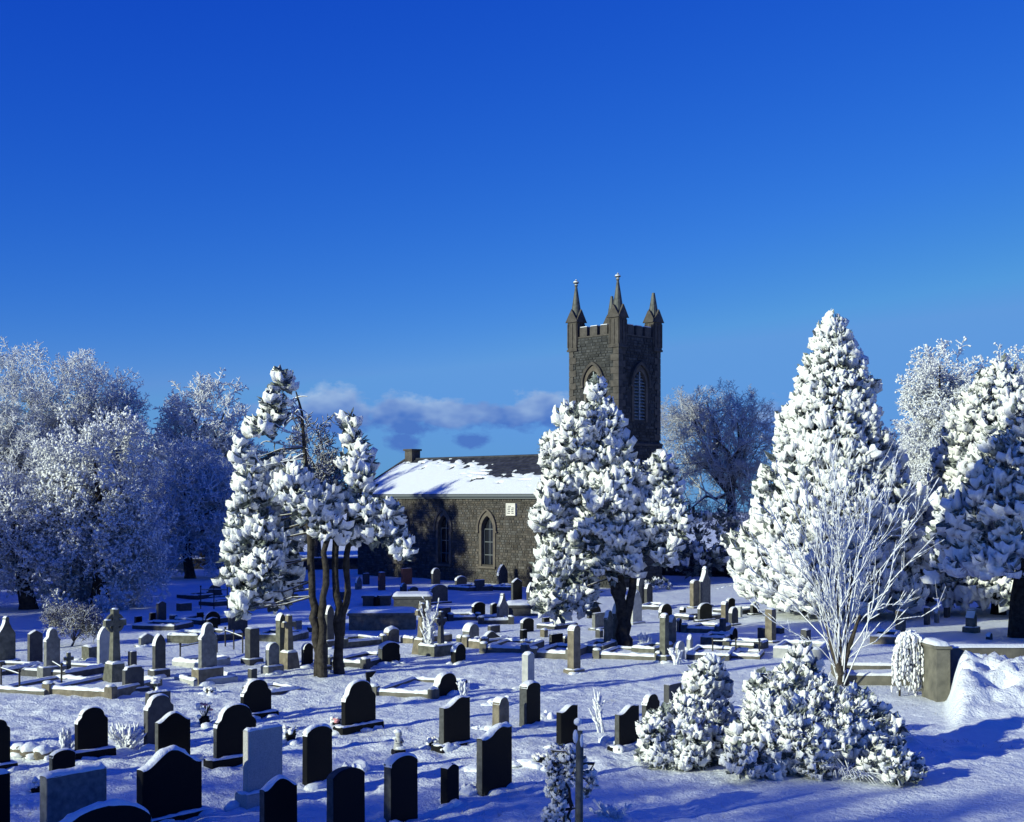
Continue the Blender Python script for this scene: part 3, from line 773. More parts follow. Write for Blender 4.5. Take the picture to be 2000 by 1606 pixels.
def stones_all():
    S = stone
    K, G, Dk, L_, Sd, Lc, Gr = 'black', 'grey', 'dark', 'light', 'sand', 'lichen', 'granite'
    fg = 'black granite headstones in the near rows'
    # near rows
    S(-34, 1405, 21, 1509, 'shoulder', K, 'black headstone cut by the left edge of the picture, beside the snowy boulders', .0, .14, group=fg)
    S(-50, 1512, 21, 1660, 'flat', K, 'black flat-topped slab at the lower left edge of the picture with snow along its top', .05, group=fg)
    S(145, 1381, 212, 1483, 'shoulder', K, 'black shouldered headstone behind the row of snowy boulders', .012, .16, group=fg)
    S(95, 1464, 148, 1530, 'arch', K, 'small black arched headstone just behind the low wide grey slab', .012, group=fg)
    S(77, 1507, 211, 1634, 'flat', G, 'low wide grey slab with thick snow along its flat top', .06, group='pale headstones in the near rows', t=.2)
    S(283, 1351, 334, 1440, 'flat', Dk, 'dark flat stone hidden behind a taller shouldered grey headstone', .02, group=fg)
    S(280, 1357, 340, 1460, 'shoulder', Dk, 'dark grey shouldered headstone beside the frosted low plants', .02, group=fg)
    S(302, 1391, 373, 1492, 'wave', K, 'black curved headstone between the shouldered grey one and the big one below', .025, group=fg)
    S(266, 1462, 397, 1614, 'wave', K, 'biggest black headstone, with thick snow along its curved top', .045, .10, group=fg, t=.18, sill=1.12)
    S(98, 1572, 300, 1700, 'arch', K, 'broad black arched headstone cut by the bottom edge under the grey slab', .06, group=fg, t=.16)
    S(416, 1375, 502, 1490, 'shoulder', K, 'broad black headstone beside the pot of pink and white flowers', .015, .17, group=fg)
    S(469, 1327, 531, 1405, 'shoulder', K, 'black shouldered headstone farther back than the flower pot', .012, .13, group=fg)
    S(474, 1422, 553, 1571, 'flat', Gr, 'tall pale granite slab with a rolled line of snow on top', .05, .22, group='pale headstones in the near rows', sill=1.15)
    S(506, 1518, 582, 1642, 'wave', K, 'black headstone in front of the pale granite slab, cut by the bottom edge', .035, group=fg)
    S(590, 1417, 650, 1537, 'arch', K, 'black headstone with snow on its left shoulder, right of the pale granite slab', .04, group=fg)
    S(637, 1499, 714, 1645, 'arch', K, 'snow-free black headstone cut by the bottom edge', .0, group=fg, t=.17)
    S(749, 1474, 817, 1609, 'arch', K, 'black headstone with rounded snow cap standing at the bottom edge', .035, group=fg, t=.17)
    S(860, 1490, 897, 1573, 'peak', K, 'smallest black headstone of the front row, with a peaked top', .012, group=fg, t=.16)
    S(930, 1419, 1001, 1551, 'scotia', K, 'black headstone with a thick slanting snow cap, beside the weeping frosted bush', .05, group=fg, t=.15)
    S(857, 1362, 919, 1463, 'scotia', K, 'black headstone with frosted flowers behind its top', .018, .06, group=fg, t=.15)
    S(666, 1329, 735, 1430, 'shoulder', K, 'tall black headstone with notched shoulders in front of the dark grave marker', .02, .14, group=fg)
    S(961, 1361, 995, 1428, 'shoulder', Sd, 'small tan-sided stone showing above a black headstone with slanting snow', .012, group='pale headstones in the near rows', t=.2)
    S(1014, 1332, 1056, 1420, 'arch', K, 'black headstone with a smooth grey edge, in front of the pale peaked one', .03, group=fg, basemat=None, t=.22)
    S(1086, 1377, 1129, 1461, 'scotia', K, 'black headstone standing behind the weathered post', .01, group=fg)
    S(1200, 1378, 1249, 1464, 'scotia', K, 'black headstone just left of the snowy bushes', .015, .07, group=fg)
    S(1253, 1355, 1289, 1432, 'shoulder', K, 'dark headstone half hidden by the left bush', .01, group=fg)
    S(1296, 1335, 1332, 1396, 'flat', Dk, 'dark flat stone behind the left bush', .01, group=fg)
    S(843, 1314, 897, 1360, 'shoulder', K, 'lone low shouldered stone in the open snow with a pale left edge', .03, group=fg, t=.2)
    og = 'old headstones in the middle of the churchyard'
    S(1019, 1274, 1044, 1346, 'peak', L_, 'pale peaked headstone standing alone in the open snow', .035, group=og, t=.22)
    S(1108, 1221, 1134, 1316, 'round', Sd, 'slim brown round-topped stone standing alone on a small footing', .02, .12, group=og, t=.24)
    # left, older stones
    S(-8, 1204, 31, 1306, 'spire', Lc, 'mossy stone with a pointed finial at the left edge', .02, .22, group=og)
    S(53, 1231, 84, 1300, 'peak', Dk, 'dark stone with a white line of snow on its pointed left shoulder', .025, group=og)
    S(85, 1227, 118, 1324, 'ogee', G, 'grey stone with curved shoulders on a broad plinth, second from the left edge', .03, .3, group=og, sill=1.5)
    S(189, 1223, 219, 1307, 'gothic', L_, 'pale marble arched tablet just left of the tall celtic cross', .025, .1, group=og)
    S(238, 1302, 282, 1352, 'notch', Dk, 'low dark stone with cut corners at the foot of the celtic cross', .02, .12, group=og)
    S(250, 1272, 267, 1304, 'flat', Dk, 'short dark pillar behind the celtic cross', .02, group=og, t=.18)
    S(270, 1237, 302, 1264, 'peak', G, 'low broad grey stone with sloping top behind the dark arched one', .03, .05, group=og)
    S(297, 1238, 324, 1324, 'gothic', Dk, 'dark pointed stone on a snowy plinth, right of the celtic cross', .025, .22, group=og)
    S(387, 1217, 424, 1336, 'ogee', G, 'tall grey stone with curved shoulders on a yellowish plinth', .03, .42, group=og, sill=1.45, basemat='sand')
    S(478, 1227, 507, 1299, 'flat', Dk, 'square dark block stone on a plinth, right of the tall grey shouldered one', .03, .18, group=og, t=.25)
    S(518, 1255, 546, 1316, 'round', G, 'round-topped grey stone on a dark footing, left of the double tree trunk', .015, .22, group=og)
    S(445, 1198, 484, 1245, 'flat', Dk, 'wide square dark stone under the hanging snowy branches', .02, group=og, t=.25)
    S(539, 1198, 557, 1304, 'gothic', Lc, 'tall narrow mossy stone behind the round-topped grey one', .03, group=og, t=.2)
    S(484, 1306, 502, 1330, 'flat', Dk, 'little dark stone poking up behind a black shouldered headstone', .012, group=og, t=.18)
    S(574, 1212, 590, 1241, 'flat', G, 'small grey slab left of the tree trunks, beyond the cross with a wreath', .01, group=og)
    S(633, 1182, 653, 1266, 'gothic', Dk, 'tall dark pointed stone seen between the tree trunks', .025, .25, group=og)
    S(588, 1256, 612, 1303, 'round', K, 'dark stone hidden behind the left tree trunk', .01, group=og)
    S(624, 1254, 641, 1314, 'round', Lc, 'mossy round-topped stone against the right side of the left trunk', .01, .18, group=og)
    S(738, 1254, 781, 1298, 'arch', K, 'low black arched stone right of the tree trunks', .035, group=og, t=.2)
    S(749, 1227, 780, 1256, 'arch', Sd, 'small snow-capped stone behind the low black arched one', .06, group=og, t=.25)
    S(880, 1257, 910, 1294, 'round', K, 'small black round-topped stone alone at the edge of the open snow', .03, group=og, t=.2)
    S(903, 1218, 936, 1254, 'round', G, 'round-topped stone with a white sunlit edge right of the two crosses', .04, group=og, t=.32)
    S(938, 1233, 977, 1263, 'wave', Dk, 'low blue-grey curved stone beside a small rounded one', .02, group=og, t=.16)
    S(923, 1244, 941, 1260, 'round', G, 'small rounded footstone leaning on the low blue-grey curved stone', .03, group=og)
    S(952, 1222, 977, 1237, 'flat', Dk, 'low dark block behind the blue-grey curved stone', .03, group=og)
    S(1016, 1207, 1043, 1235, 'arch', K, 'black arched stone under the left limb of the snowy cypress', .02, group=og)
    S(1015, 1230, 1030, 1260, 'flat', K, 'narrow black stone just in front of the black arched one', .008, group=og)
    S(1072, 1238, 1100, 1262, 'flat', K, 'low wide black stone left of the slim brown round-topped one', .02, group=og)
    S(1101, 1242, 1110, 1258, 'round', Dk, 'tiny dark stone hiding behind the slim brown one', .012, group=og)
    S(921, 1176, 948, 1205, 'arch', K, 'black arched stone left of the grey pointed slab, with frost along its top', .02, group=og)
    S(957, 1178, 973, 1206, 'arch', K, 'black stone half covered by the grey pointed slab', .02, group=og)
    S(970, 1159, 993, 1213, 'spire', G, 'grey slab with a sharp point among the black stones near the church', .012, .06, group=og)
    S(838, 1142, 875, 1180, 'arch', Dk, 'broad dark stone with a shallow arch on a low wide base', .02, .08, group=og)
    S(998, 1130, 1020, 1181, 'peak', K, 'black peaked stone with a bright edge on the large tomb block', .03, .06, group=og)
    S(1028, 1138, 1046, 1180, 'gothic', Dk, 'dark pointed stone at the edge of the cypress foliage', .03, group=og)
    S(926, 1133, 947, 1155, 'flat', Dk, 'square dark stone close to the church wall', .02, group=og)
    S(888, 1126, 912, 1146, 'arch', Dk, 'low arched stone against the church wall, with white snow on its left', .05, group=og)
    S(970, 1102, 992, 1146, 'gothic', Dk, 'tall dark pointed stone against the church wall under the lit window', .015, group=og)
    S(842, 1110, 860, 1141, 'round', Dk, 'dark round-topped stone against the shaded church wall', .03, group=og)
    rg = 'red granite stones near the church'
    S(783, 1110, 805, 1142, 'flat', 'red', 'broad reddish stone against the shaded church wall', .01, group=rg)
    S(738, 1118, 753, 1153, 'flat', 'red', 'narrow reddish stone with snow on its flat top', .04, group=rg, t=.2)
    S(708, 1120, 722, 1142, 'flat', Dk, 'dark stone left of the narrow reddish one, by the church', .02, group=og)
    S(693, 1126, 707, 1152, 'gothic', G, 'blue-grey pointed stone near the church behind the right trunk', .02, group=og)
    S(781, 1139, 795, 1161, 'round', Dk, 'dark round-topped stone left of a lower arched one, above the chest tombs', .012, group=og)
    S(796, 1146, 817, 1161, 'arch', Dk, 'low arched stone directly above the chest tombs', .012, group=og)
    S(856, 1187, 881, 1214, 'flat', Dk, 'square dark blue stone behind the frosted shoots', .012, group=og)
    # right of the cypress
    S(1156, 1197, 1182, 1230, 'flat', G, 'grey slab with rounded corners left of the cypress trunk', .012, .06, group=og)
    S(1179, 1192, 1198, 1268, 'ogee', Lc, 'slim mossy-edged stone left of the cypress trunk, on a shared base', .015, .14, group=og)
    S(1195, 1177, 1215, 1262, 'gothic', Lc, 'tall pointed stone against the left of the cypress trunk', .015, .1, group=og)
    S(1230, 1154, 1254, 1219, 'gothic', L_, 'pale tall stone with its left edge covered in snow, right of the cypress trunk', .05, .06, group=og)
    S(1242, 1125, 1259, 1186, 'gothic', G, 'blue-grey pointed stone behind the pale snow-edged one', .015, .1, group=og)
    S(1258, 1140, 1275, 1187, 'shoulder', Dk, 'dark shouldered stone in front of the trimmed hedge', .015, .1, group=og)
    S(1286, 1179, 1313, 1207, 'round', K, 'black round-topped stone beyond the tall narrow pillar', .012, group=og)
    S(1288, 1199, 1307, 1294, 'round', Lc, 'tall narrow dark green pillar stone on a knobby footing', .03, .2, group=og, t=.2)
    S(1304, 1203, 1321, 1264, 'gothic', Sd, 'stone with a broken pale edge right behind the tall narrow pillar', .04, group=og, t=.2)
    S(1321, 1208, 1332, 1235, 'round', K, 'thin black round-topped stone right of the pillar pair', .008, group=og)
    S(1316, 1252, 1338, 1292, 'round', L_, 'small white rounded stone right of the tall pillar', .015, group=og)
    S(1342, 1240, 1352, 1270, 'spire', L_, 'slender white stone among the kerbs right of the white rounded one', .03, group=og)
    S(1347, 1133, 1367, 1188, 'arch', Sd, 'brownish stone left of the one with a finial, before the dark back wall', .03, .06, group=og, t=.2)
    S(1365, 1109, 1388, 1186, 'spire', G, 'grey stone topped by a little cross finial, with snow down its left edge', .06, .06, group=og, t=.2)
    S(1362, 1178, 1391, 1214, 'arch', K, 'black arched stone in front of the one with a cross finial', .025, .06, group=og)
    S(1408, 1175, 1423, 1227, 'round', Sd, 'rounded stone at the left of the tight group before the big conifer', .03, group=og, t=.2)
    S(1417, 1168, 1436, 1200, 'arch', K, 'black stone at the back of the tight group before the big conifer', .012, group=og)
    S(1423, 1186, 1442, 1222, 'round', Dk, 'dark round-topped stone at the right of the tight group', .03, .06, group=og)
    S(1405, 1208, 1418, 1243, 'flat', Dk, 'thin blue-grey stone in front of the tight group', .012, group=og)
    S(1424, 1226, 1441, 1255, 'gothic', K, 'small black pointed stone on a white footing in front of the tight group', .015, .06, group=og)
    S(1440, 1185, 1450, 1206, 'flat', L_, 'little white tablet right of the tight group', .01, group=og)
    S(1465, 1175, 1483, 1201, 'peak', K, 'black peaked stone under the left edge of the big conifer', .012, .05, group=og)
    S(1497, 1190, 1513, 1256, 'flat', Sd, 'tall square brown pillar stone under the bare frosted tree', .03, .06, group=og, t=.26)
    S(1481, 1226, 1498, 1252, 'flat', Dk, 'low square stone left of the tall brown pillar', .04, group=og, t=.25)
    S(1563, 1230, 1584, 1264, 'flat', Dk, 'dark square stone behind the lower left branches of the bare frosted tree', .04, .04, group=og, t=.22)
    S(1752, 1193, 1766, 1246, 'flat', Sd, 'slim brown pillar stone just left of the weeping shrub', .04, group=og, t=.26)
    S(1804, 1187, 1817, 1221, 'flat', Dk, 'dark stone standing in the shade under the far right conifer', .02, group=og)
    S(1825, 1190, 1834, 1217, 'gothic', G, 'little grey stone right of the dark one in the conifer shade', .012, group=og)
    S(1888, 1190, 1906, 1236, 'spire', Sd, 'sunlit tan tapered stone beside the right conifer trunk', .02, .2, group=og, t=.3)
    S(1843, 1186, 1856, 1207, 'flat', Dk, 'dark flat stone at the back under the far right conifer', .02, group=og)
    S(1810, 1246, 1822, 1264, 'round', K, 'small black rounded stone just behind the concrete wall pier', .01, group=og)
    S(1925, 1236, 1939, 1250, 'round', Dk, 'small blue-grey stone near the foot of the right conifer', .02, group=og)
    # shaded back left
    S(403, 1141, 433, 1166, 'round', Dk, 'dark round-topped stone below the dark field wall at the left', .015, .06, group=og)
    S(344, 1178, 375, 1194, 'flat', Dk, 'low dark box stone in the shade right of the frosted tree', .02, group=og, t=.3)
    S(305, 1174, 325, 1217, 'peak', Dk, 'tall grey-blue stone in the shade under the frosted tree', .012, group=og)
    S(291, 1197, 305, 1214, 'flat', K, 'small black stone left of the tall grey-blue one in the shade', .01, group=og)
    S(397, 1194, 431, 1222, 'round', K, 'black round-topped stone in the shade between low wings', .01, group=og)
    S(384, 1196, 398, 1212, 'flat', K, 'square black wing stone left of the round-topped one in the shade', .01, group=og)
    S(402, 1206, 426, 1236, 'slant', K, 'black slant-topped stone in front of the shaded round-topped one', .015, group=og)
    S(95, 1195, 113, 1223, 'flat', K, 'black square stone beside the leafless grey shrub at the left', .01, group=og)
    S(168, 1262, 189, 1290, 'flat', Lc, 'squat mossy block with a snow cap left of the pale marble tablet', .05, group=og, t=.4)
    S(262, 1204, 278, 1217, 'flat', K, 'small black block in the shade right of the celtic cross head', .015, group=og)
    S(1057, 1230, 1068, 1244, 'flat', Sd, 'small squat post with a snow cap between the cypress and the slim brown stone', .05, group=og, t=.2)
    S(1165, 1231, 1176, 1246, 'flat', Dk, 'tiny dark post with a round snow cap left of the slim mossy-edged stone', .06, group=og, t=.2)
    S(1148, 1255, 1163, 1271, 'round', Lc, 'small mossy round footstone left of the base shared by the slim pair', .02, group=og, t=.2)
    S(1515, 1226, 1530, 1238, 'flat', Dk, 'small dark box stone right of the tall brown pillar', .03, group=og, t=.25)
    S(1327, 1186, 1340, 1203, 'round', K, 'low dark rounded stone with snow, left of the stone topped by a cross finial', .04, group=og, t=.2)
    S(893, 1240, 905, 1254, 'round', Lc, 'little mossy stone behind the ringed cross', .02, group=og, t=.2)
    S(662, 1156, 676, 1172, 'flat', Dk, 'small dark stone seen just right of the right trunk near the church', .02, group=og, t=.2)
    S(729, 1163, 747, 1184, 'notch', K, 'little black stone before the box tombs with two blobs of snow', .03, group=og, t=.2)
    S(1058, 1206, 1079, 1222, 'flat', K, 'black stone under the lowest left foliage of the cypress', .01, group=og)
    S(1146, 1181, 1174, 1208, 'round', K, 'dark rounded stone in the cypress shade, behind the grey slab with rounded corners', .008, group=og)

def cross(px, ptop, pbot, label, mat='lichen', arm=None, celtic=False, ped=0.0, rz=None, pedw=.35):
    rz = HEAD if rz is None else R(rz)
    z0 = 0
    for _ in range(3):
        X, Y = at(px, pbot, z0); z0 = g1(X, Y)
    Y += .2; X = (px-XC)/FPX*Y
    h = EYE-(ptop-YH)/FPX*Y-z0
    o = thing('stone_cross', label, 'cross', (X, Y, z0), rz, 'stone crosses on graves')
    if ped:
        mb = MB(); mb.box(-pedw, pedw, -pedw, pedw, -.2, ped*.93, taper=pedw*.3); mb.build('pedestal', M[mat], o)
        mb = MB(); mb.box(-pedw*.66, pedw*.66, -pedw*.66, pedw*.66, ped*.932, ped); mb.blob((0, -pedw*.4, ped), pedw*.6, pedw*.25, .04); mb.blob((-pedw*.45, .05, ped), pedw*.25, pedw*.5, .04)
        mb.build('pedestal_snow', M['snow'], o)
    L = h-ped; s = L*(.062 if celtic else .075); a = arm or L*.22; cz = ped+L*.74
    mb = MB(); mb.box(-s*1.35, s*1.35, -s*1.2, s*1.2, ped-.02 if ped else -.2, cz-s*.9, taper=s*.35, ch=0)
    mb.box(-s*.98, s*.98, -s*.85, s*.85, cz-s*.9, ped+L); mb.build('shaft', M[mat], o)
    mb = MB(); mb.box(-a, -s*.99, -s*.8, s*.8, cz-s*.9, cz+s*.9); mb.box(s*.99, a, -s*.8, s*.8, cz-s*.9, cz+s*.9); mb.build('cross_arm', M[mat], o)
    if celtic:
        mb = MB(); n = 24; ro, ri = a*.86, a*.62
        ang = np.arange(n)*2*np.pi/n
        rows = [(ro, -.5), (ro, .5), (ri, .5), (ri, -.5)]
        V = [(r_*math.cos(t), y*s*1.1, cz+r_*math.sin(t)) for r_, y in rows for t in ang]
        mb.add(V, [(k*n+i, k*n+(i+1) % n, ((k+1) % 4)*n+(i+1) % n, ((k+1) % 4)*n+i) for k in range(4) for i in range(n)]); mb.build('ring', M[mat], o)
    mb = MB(); mb.blob((0, 0, ped+L), s*.95, s*.85, s*.4); mb.blob((-a*.7, 0, cz+s), a*.3, s*.7, s*.4); mb.blob((a*.7, 0, cz+s), a*.3, s*.7, s*.4)
    mb.build('snow_cap', M['snow'], o)
    return o

def kerb(A, B, depth, h, label, mat='conc', snowy=.065, posts=False):
    """Low stone surround of a grave: front edge from pixel A to pixel B, the rest going back."""
    (xa, ya), (xb, yb) = at(*A), at(*B)
    w = math.hypot(xb-xa, yb-ya); rz = math.atan2(yb-ya, xb-xa)
    z0 = float(np.mean(gh(np.array([xa, xb]), np.array([ya, yb]))))
    h = h*.78
    o = thing('grave_kerb', label, 'kerb', (xa, ya, z0), rz, 'low kerbs round the graves')
    t = .14
    for x0, x1, y0, y1 in ((0, w, 0, t), (0, w, depth-t, depth), (0, t, t+.004, depth-t-.004), (w-t, w, t+.004, depth-t-.004)):
        mb = MB(); mb.box(x0, x1, y0, y1, -.3, h, ch=.012); mb.build('kerb_stone', M[mat], o)
    sd_ = int(abs(A[0]*3+A[1]))
    mb = MB()
    for y in (t/2, depth-t/2): snow_strip(mb, [(0, 0), (0, h), (w, h), (w, 0)], t*1.02, snowy, sd_+int(y*3), y)
    for x in (t/2, w-t/2):      # sides
        k = 10; ys = np.linspace(t, depth-t, k); pr = [(-t/2, 0), (-t*.3, snowy*.8), (t*.3, snowy*.8), (t/2, 0)]
        V = [(x+a, y, h+b*(1+.5*float(vnoise(np.array([y*7]), np.array([sd_+x]), 4)[0]))) for a, b in pr for y in ys]
        mb.add(V, [(j*k+i, j*k+i+1, (j+1)*k+i+1, (j+1)*k+i) for j in range(3) for i in range(k-1)], smooth=True)
    n = 9; gx, gy = np.meshgrid(np.linspace(t, w-t, n), np.linspace(t, depth-t, n))     # snow inside
    gz = h*.55+.05*vnoise(gx*2.3+sd_, gy*2.3, 8)+.05*vnoise(gx*5+sd_, gy*5, 18)
    ii = (np.arange(n-1)[:, None]*n+np.arange(n-1)[None, :]).ravel()
    mb.add(np.stack([gx, gy, gz], -1), np.stack([ii, ii+1, ii+n+1, ii+n], -1), smooth=True)
    mb.build('kerb_snow', M['snow'], o)
    if posts:
        for x in (0, w):
            mb = MB(); mb.box(x-.11, x+.11, -.07, .17, -.2, h+.12, ch=.03); mb.build('corner_block', M[mat], o)
            mb = MB(); mb.blob((x, .05, h+.13), .12, .13, .05, seed=int(x*9)); mb.build('block_snow', M['snow'], o)
    return o
def kerbs_all():
    k = kerb
    k((92, 1356), (214, 1363), 2.3, .2, 'sunlit sandstone kerb at the foot of the celtic cross', 'sand', posts=True)
    k((-8, 1352), (86, 1358), 2.3, .14, 'snow-topped kerb at the left edge beside the sandstone one')
    k((0, 1326), (78, 1310), 1.5, .2, 'dark kerb running back along the left edge', 'dark')
    k((128, 1330), (206, 1316), 1.6, .24, 'dark kerb in front of the little stone cross', 'dark')
    k((336, 1300), (388, 1305), 1.3, .2, 'thickly snowed kerb left of the yellowish plinth', 'light', .09)
    k((340, 1326), (378, 1336), 1.3, .16, 'pale kerb corner in front of the yellowish plinth', 'light')
    k((424, 1250), (474, 1245), 1.6, .3, 'dark kerb under the wide square stone', 'dark')
    k((326, 1256), (386, 1257), 1.2, .36, 'rubble kerb of a grave with an urn on top', 'lichen')
    k((337, 1217), (402, 1221), 2.0, .25, 'long dark kerb in the shade below the black round-topped stone', 'dark', posts=True)
    k((258, 1229), (340, 1231), 1.6, .2, 'low dark kerb in the shade right of the celtic cross', 'dark')
    k((345, 1166), (387, 1168), 1.8, .25, 'short kerb in the shade below the back wall', 'dark')
    k((388, 1181), (420, 1183), 1.8, .25, 'dark kerb in the shade behind the iron railing', 'dark')
    k((569, 1253), (603, 1244), 1.6, .3, 'rough kerb left of the double trunk', 'lichen')
    k((640, 1301), (712, 1305), 2.3, .22, 'dark kerb running behind the right tree trunk', 'dark', posts=True)
    k((673, 1261), (750, 1254), 1.5, .25, 'long low kerb left of the snow-capped small stone', 'lichen', posts=True)
    k((782, 1253), (806, 1256), 1.8, .25, 'short sunlit kerb left of the two crosses', 'sand')
    k((817, 1277), (848, 1281), .9, .42, 'raised mossy kerb holding the frosted shoots', 'lichen', .06)
    k((909, 1262), (944, 1265), 1.5, .3, 'sunlit kerb in front of the small rounded footstone', 'sand', posts=True)
    k((944, 1274), (1024, 1277), 2.3, .22, 'long pale kerb along the edge of the open snow', 'conc', posts=True)
    k((1042, 1284), (1112, 1287), 2.2, .25, 'long kerb left of the slim brown stone footing', 'conc', posts=True)
    k((1165, 1284), (1286, 1290), 2.0, .17, 'snow-topped kerb left of the tall narrow pillar', 'conc', posts=True)
    k((1233, 1277), (1278, 1280), 1.5, .26, 'kerb at the foot of the cypress trunk with frosted flowers', 'lichen')
    k((1134, 1273), (1178, 1275), 1.5, .3, 'mossy kerb in front of the slim pair of stones by the cypress', 'lichen')
    k((1336, 1235), (1402, 1238), 1.8, .22, 'kerb behind the slender white stone', 'lichen', posts=True)
    k((1368, 1260), (1416, 1262), 1.4, .34, 'raised mossy kerb in front of the thin blue-grey stone', 'lichen')
    k((1419, 1275), (1480, 1278), 1.5, .28, 'kerb with a rail in front of the tall brown pillar', 'lichen', posts=True)
    k((1340, 1291), (1424, 1294), 2.0, .22, 'nearest kerb right of the small white rounded stone', 'dark', .07)
    k((1428, 1290), (1484, 1292), 1.4, .14, 'snow-covered kerb below the railed one', 'conc', .07)
    k((1510, 1287), (1604, 1291), 1.9, .4, 'pale limestone kerb left of the bare frosted tree', 'light')
    k((1699, 1261), (1752, 1263), 1.9, .34, 'tan kerb behind the weeping shrub', 'sand')
    k((1648, 1336), (1812, 1338), 2.3, .36, 'long concrete kerb between the bare tree and the wall pier', 'conc')
    k((729, 1358), (845, 1364), 2.5, .18, 'grave kerb lying in the open snow behind the tall notched headstone', 'conc', posts=True)
    k((874, 1152), (916, 1155), 1.8, .25, 'dark kerb beside the low arched stone by the church wall', 'dark')
    k((958, 1150), (998, 1151), 1.8, .25, 'dark kerb below the tall dark pointed stone by the church', 'dark')
    k((880, 1213), (934, 1212), 1.7, .2, 'shaded kerb in front of the square dark blue stone', 'dark', posts=True)
    k((940, 1218), (998, 1217), 1.7, .22, 'dark kerb at the foot of the grey pointed slab', 'dark', posts=True)
    k((1048, 1226), (1086, 1229), 1.4, .18, 'low kerb behind the low wide black stone', 'dark')
    k((1250, 1189), (1288, 1190), 1.7, .2, 'dark kerb at the foot of the two blue-grey stones before the hedge', 'dark')
    k((1316, 1208), (1358, 1212), 1.7, .18, 'snowed-over kerb left of the black arched stone before the finial', 'dark')
    k((1392, 1196), (1440, 1199), 1.7, .18, 'kerb behind the tight group of stones', 'dark')
    k((1520, 1194), (1590, 1196), 1.7, .25, 'dark kerb under the big conifer', 'dark')
    k((600, 1233), (640, 1234), 1.6, .25, 'dark kerb seen between the double trunk and the next', 'dark')
    k((526, 1351), (588, 1343), 1.2, .08, 'almost buried kerb left of the tree mound', 'dark')

def chest(px0, px1, ptop, pbot, d, mat, label, rz=3):
    z0 = 0
    for _ in range(3):
        X, Y = at((px0+px1)/2, pbot, z0); z0 = g1(X, Y)
    w = (px1-px0)/FPX*Y; h = EYE-(ptop-YH)/FPX*(Y+.2)-z0
    o = thing('chest_tomb', label, 'tomb', (X, Y+d/2, z0), R(rz), 'box tombs near the church')
    mb = MB(); mb.box(-w/2+.06, w/2-.06, -d/2+.06, d/2-.06, -.2, h-.14); mb.build('tomb_chest', M[mat], o)
    mb = MB(); mb.box(-w/2, w/2, -d/2, d/2, h-.138, h-.03, ch=.02); mb.build('tomb_lid', M[mat], o)
    n = 14; gx, gy = np.meshgrid(np.linspace(-w/2, w/2, n), np.linspace(-d/2, d/2, n))
    ed = np.minimum(np.minimum(gx+w/2, w/2-gx), np.minimum(gy+d/2, d/2-gy))
    gz = h-.035+np.clip(ed/.12, 0, 1)*(.10+.05*vnoise(gx*3, gy*3+px0, 3))
    ii = (np.arange(n-1)[:, None]*n+np.arange(n-1)[None, :]).ravel()
    mb = MB(); mb.add(np.stack([gx, gy, gz], -1), np.stack([ii, ii+1, ii+n+1, ii+n], -1), smooth=True); mb.build('snow_cap', M['snow'], o)

def railing(pa, pb, n, h, label):
    (xa, ya), (xb, yb) = at(*pa), at(*pb)
    o = thing('grave_railing', label, 'railing', (xa, ya, 0), 0, 'iron rails round graves')
    for i in range(n):
        f = i/(n-1); x, y = (xb-xa)*f, (yb-ya)*f; z = g1(xa+x, ya+y)
        mb = MB(); mb.tube([(x, y, z-.1), (x, y, z+h)], .025, 6); mb.blob((x, y, z+h), .045, lvl=0); mb.build('rail_post', M['iron'], o)
    z1_, z2_ = g1(xa, ya), g1(xb, yb)
    mb = MB(); mb.tube([(0, 0, z1_+h*.85), (xb-xa, yb-ya, z2_+h*.85)], .018, 5); mb.build('rail', M['iron'], o)
    mb = MB(); mb.tube([(0, 0, z1_+h*.85+.022), ((xb-xa)*.5, (yb-ya)*.5, (z1_+z2_)/2+h*.85+.026), (xb-xa, yb-ya, z2_+h*.85+.022)], .016, 5); mb.build('rail_snow', M['snow'], o)

# ------------------------------------------------------------------ trees
def twig_template(seed, n_side=9, frost=12, L=1.0, tuft=.06, r=.014, spread=.75):
    """One branching twig along +z (length 1): thin sticks and frost tufts."""
    r_ = np.random.default_rng(seed)
    P = [[(0, 0, 0), (r_.normal(0, .04), r_.normal(0, .04), .5), (r_.normal(0, .08), r_.normal(0, .08), 1.0)]]
    for k in range(n_side):
        t = .15+.8*k/n_side; a = k*2.4+r_.uniform(-.5, .5)
        l = (.50*(1-t*.55))*r_.uniform(.7, 1.2)
        d = np.array([math.cos(a)*spread, math.sin(a)*spread, r_.uniform(.3, .8)]); d /= np.linalg.norm(d)
        s = np.array([0, 0, t]); m_ = s+d*l*.5+r_.normal(0, .03, 3); e = s+d*l+np.array([0, 0, -.04])
        P.append([s, m_, e])
        d2 = d+r_.normal(0, .6, 3); d2 /= np.linalg.norm(d2)
        P.append([m_, m_+d2*l*.2, m_+d2*l*.42])
    P = np.array(P, float)
    V, Q = tubes(P, np.array([r*1.3, r, r*.5]), 3)
    T = np.concatenate([Q[:, [0, 1, 2]], Q[:, [0, 2, 3]]])
    if frost:
        oV, oT = ico(-1)
        idx = r_.integers(0, len(P), frost); f = r_.uniform(.25, 1.0, frost)
        C = np.where((f < .5)[:, None], P[idx, 0]*(1-2*f[:, None])+P[idx, 1]*2*f[:, None], P[idx, 1]*(2-2*f[:, None])+P[idx, 2]*(2*f[:, None]-1))
        S = tuft*r_.uniform(.5, 1.25, (frost, 3))*np.array([1, 1, .8])
        M3 = rotframes(unit(r_.normal(0, 1, (frost, 3))))
        fV, fT = scatter(oV, oT, M3, S, C)
        return V, T, fV, fT
    return V, T, np.zeros((0, 3)), np.zeros((0, 3), int)

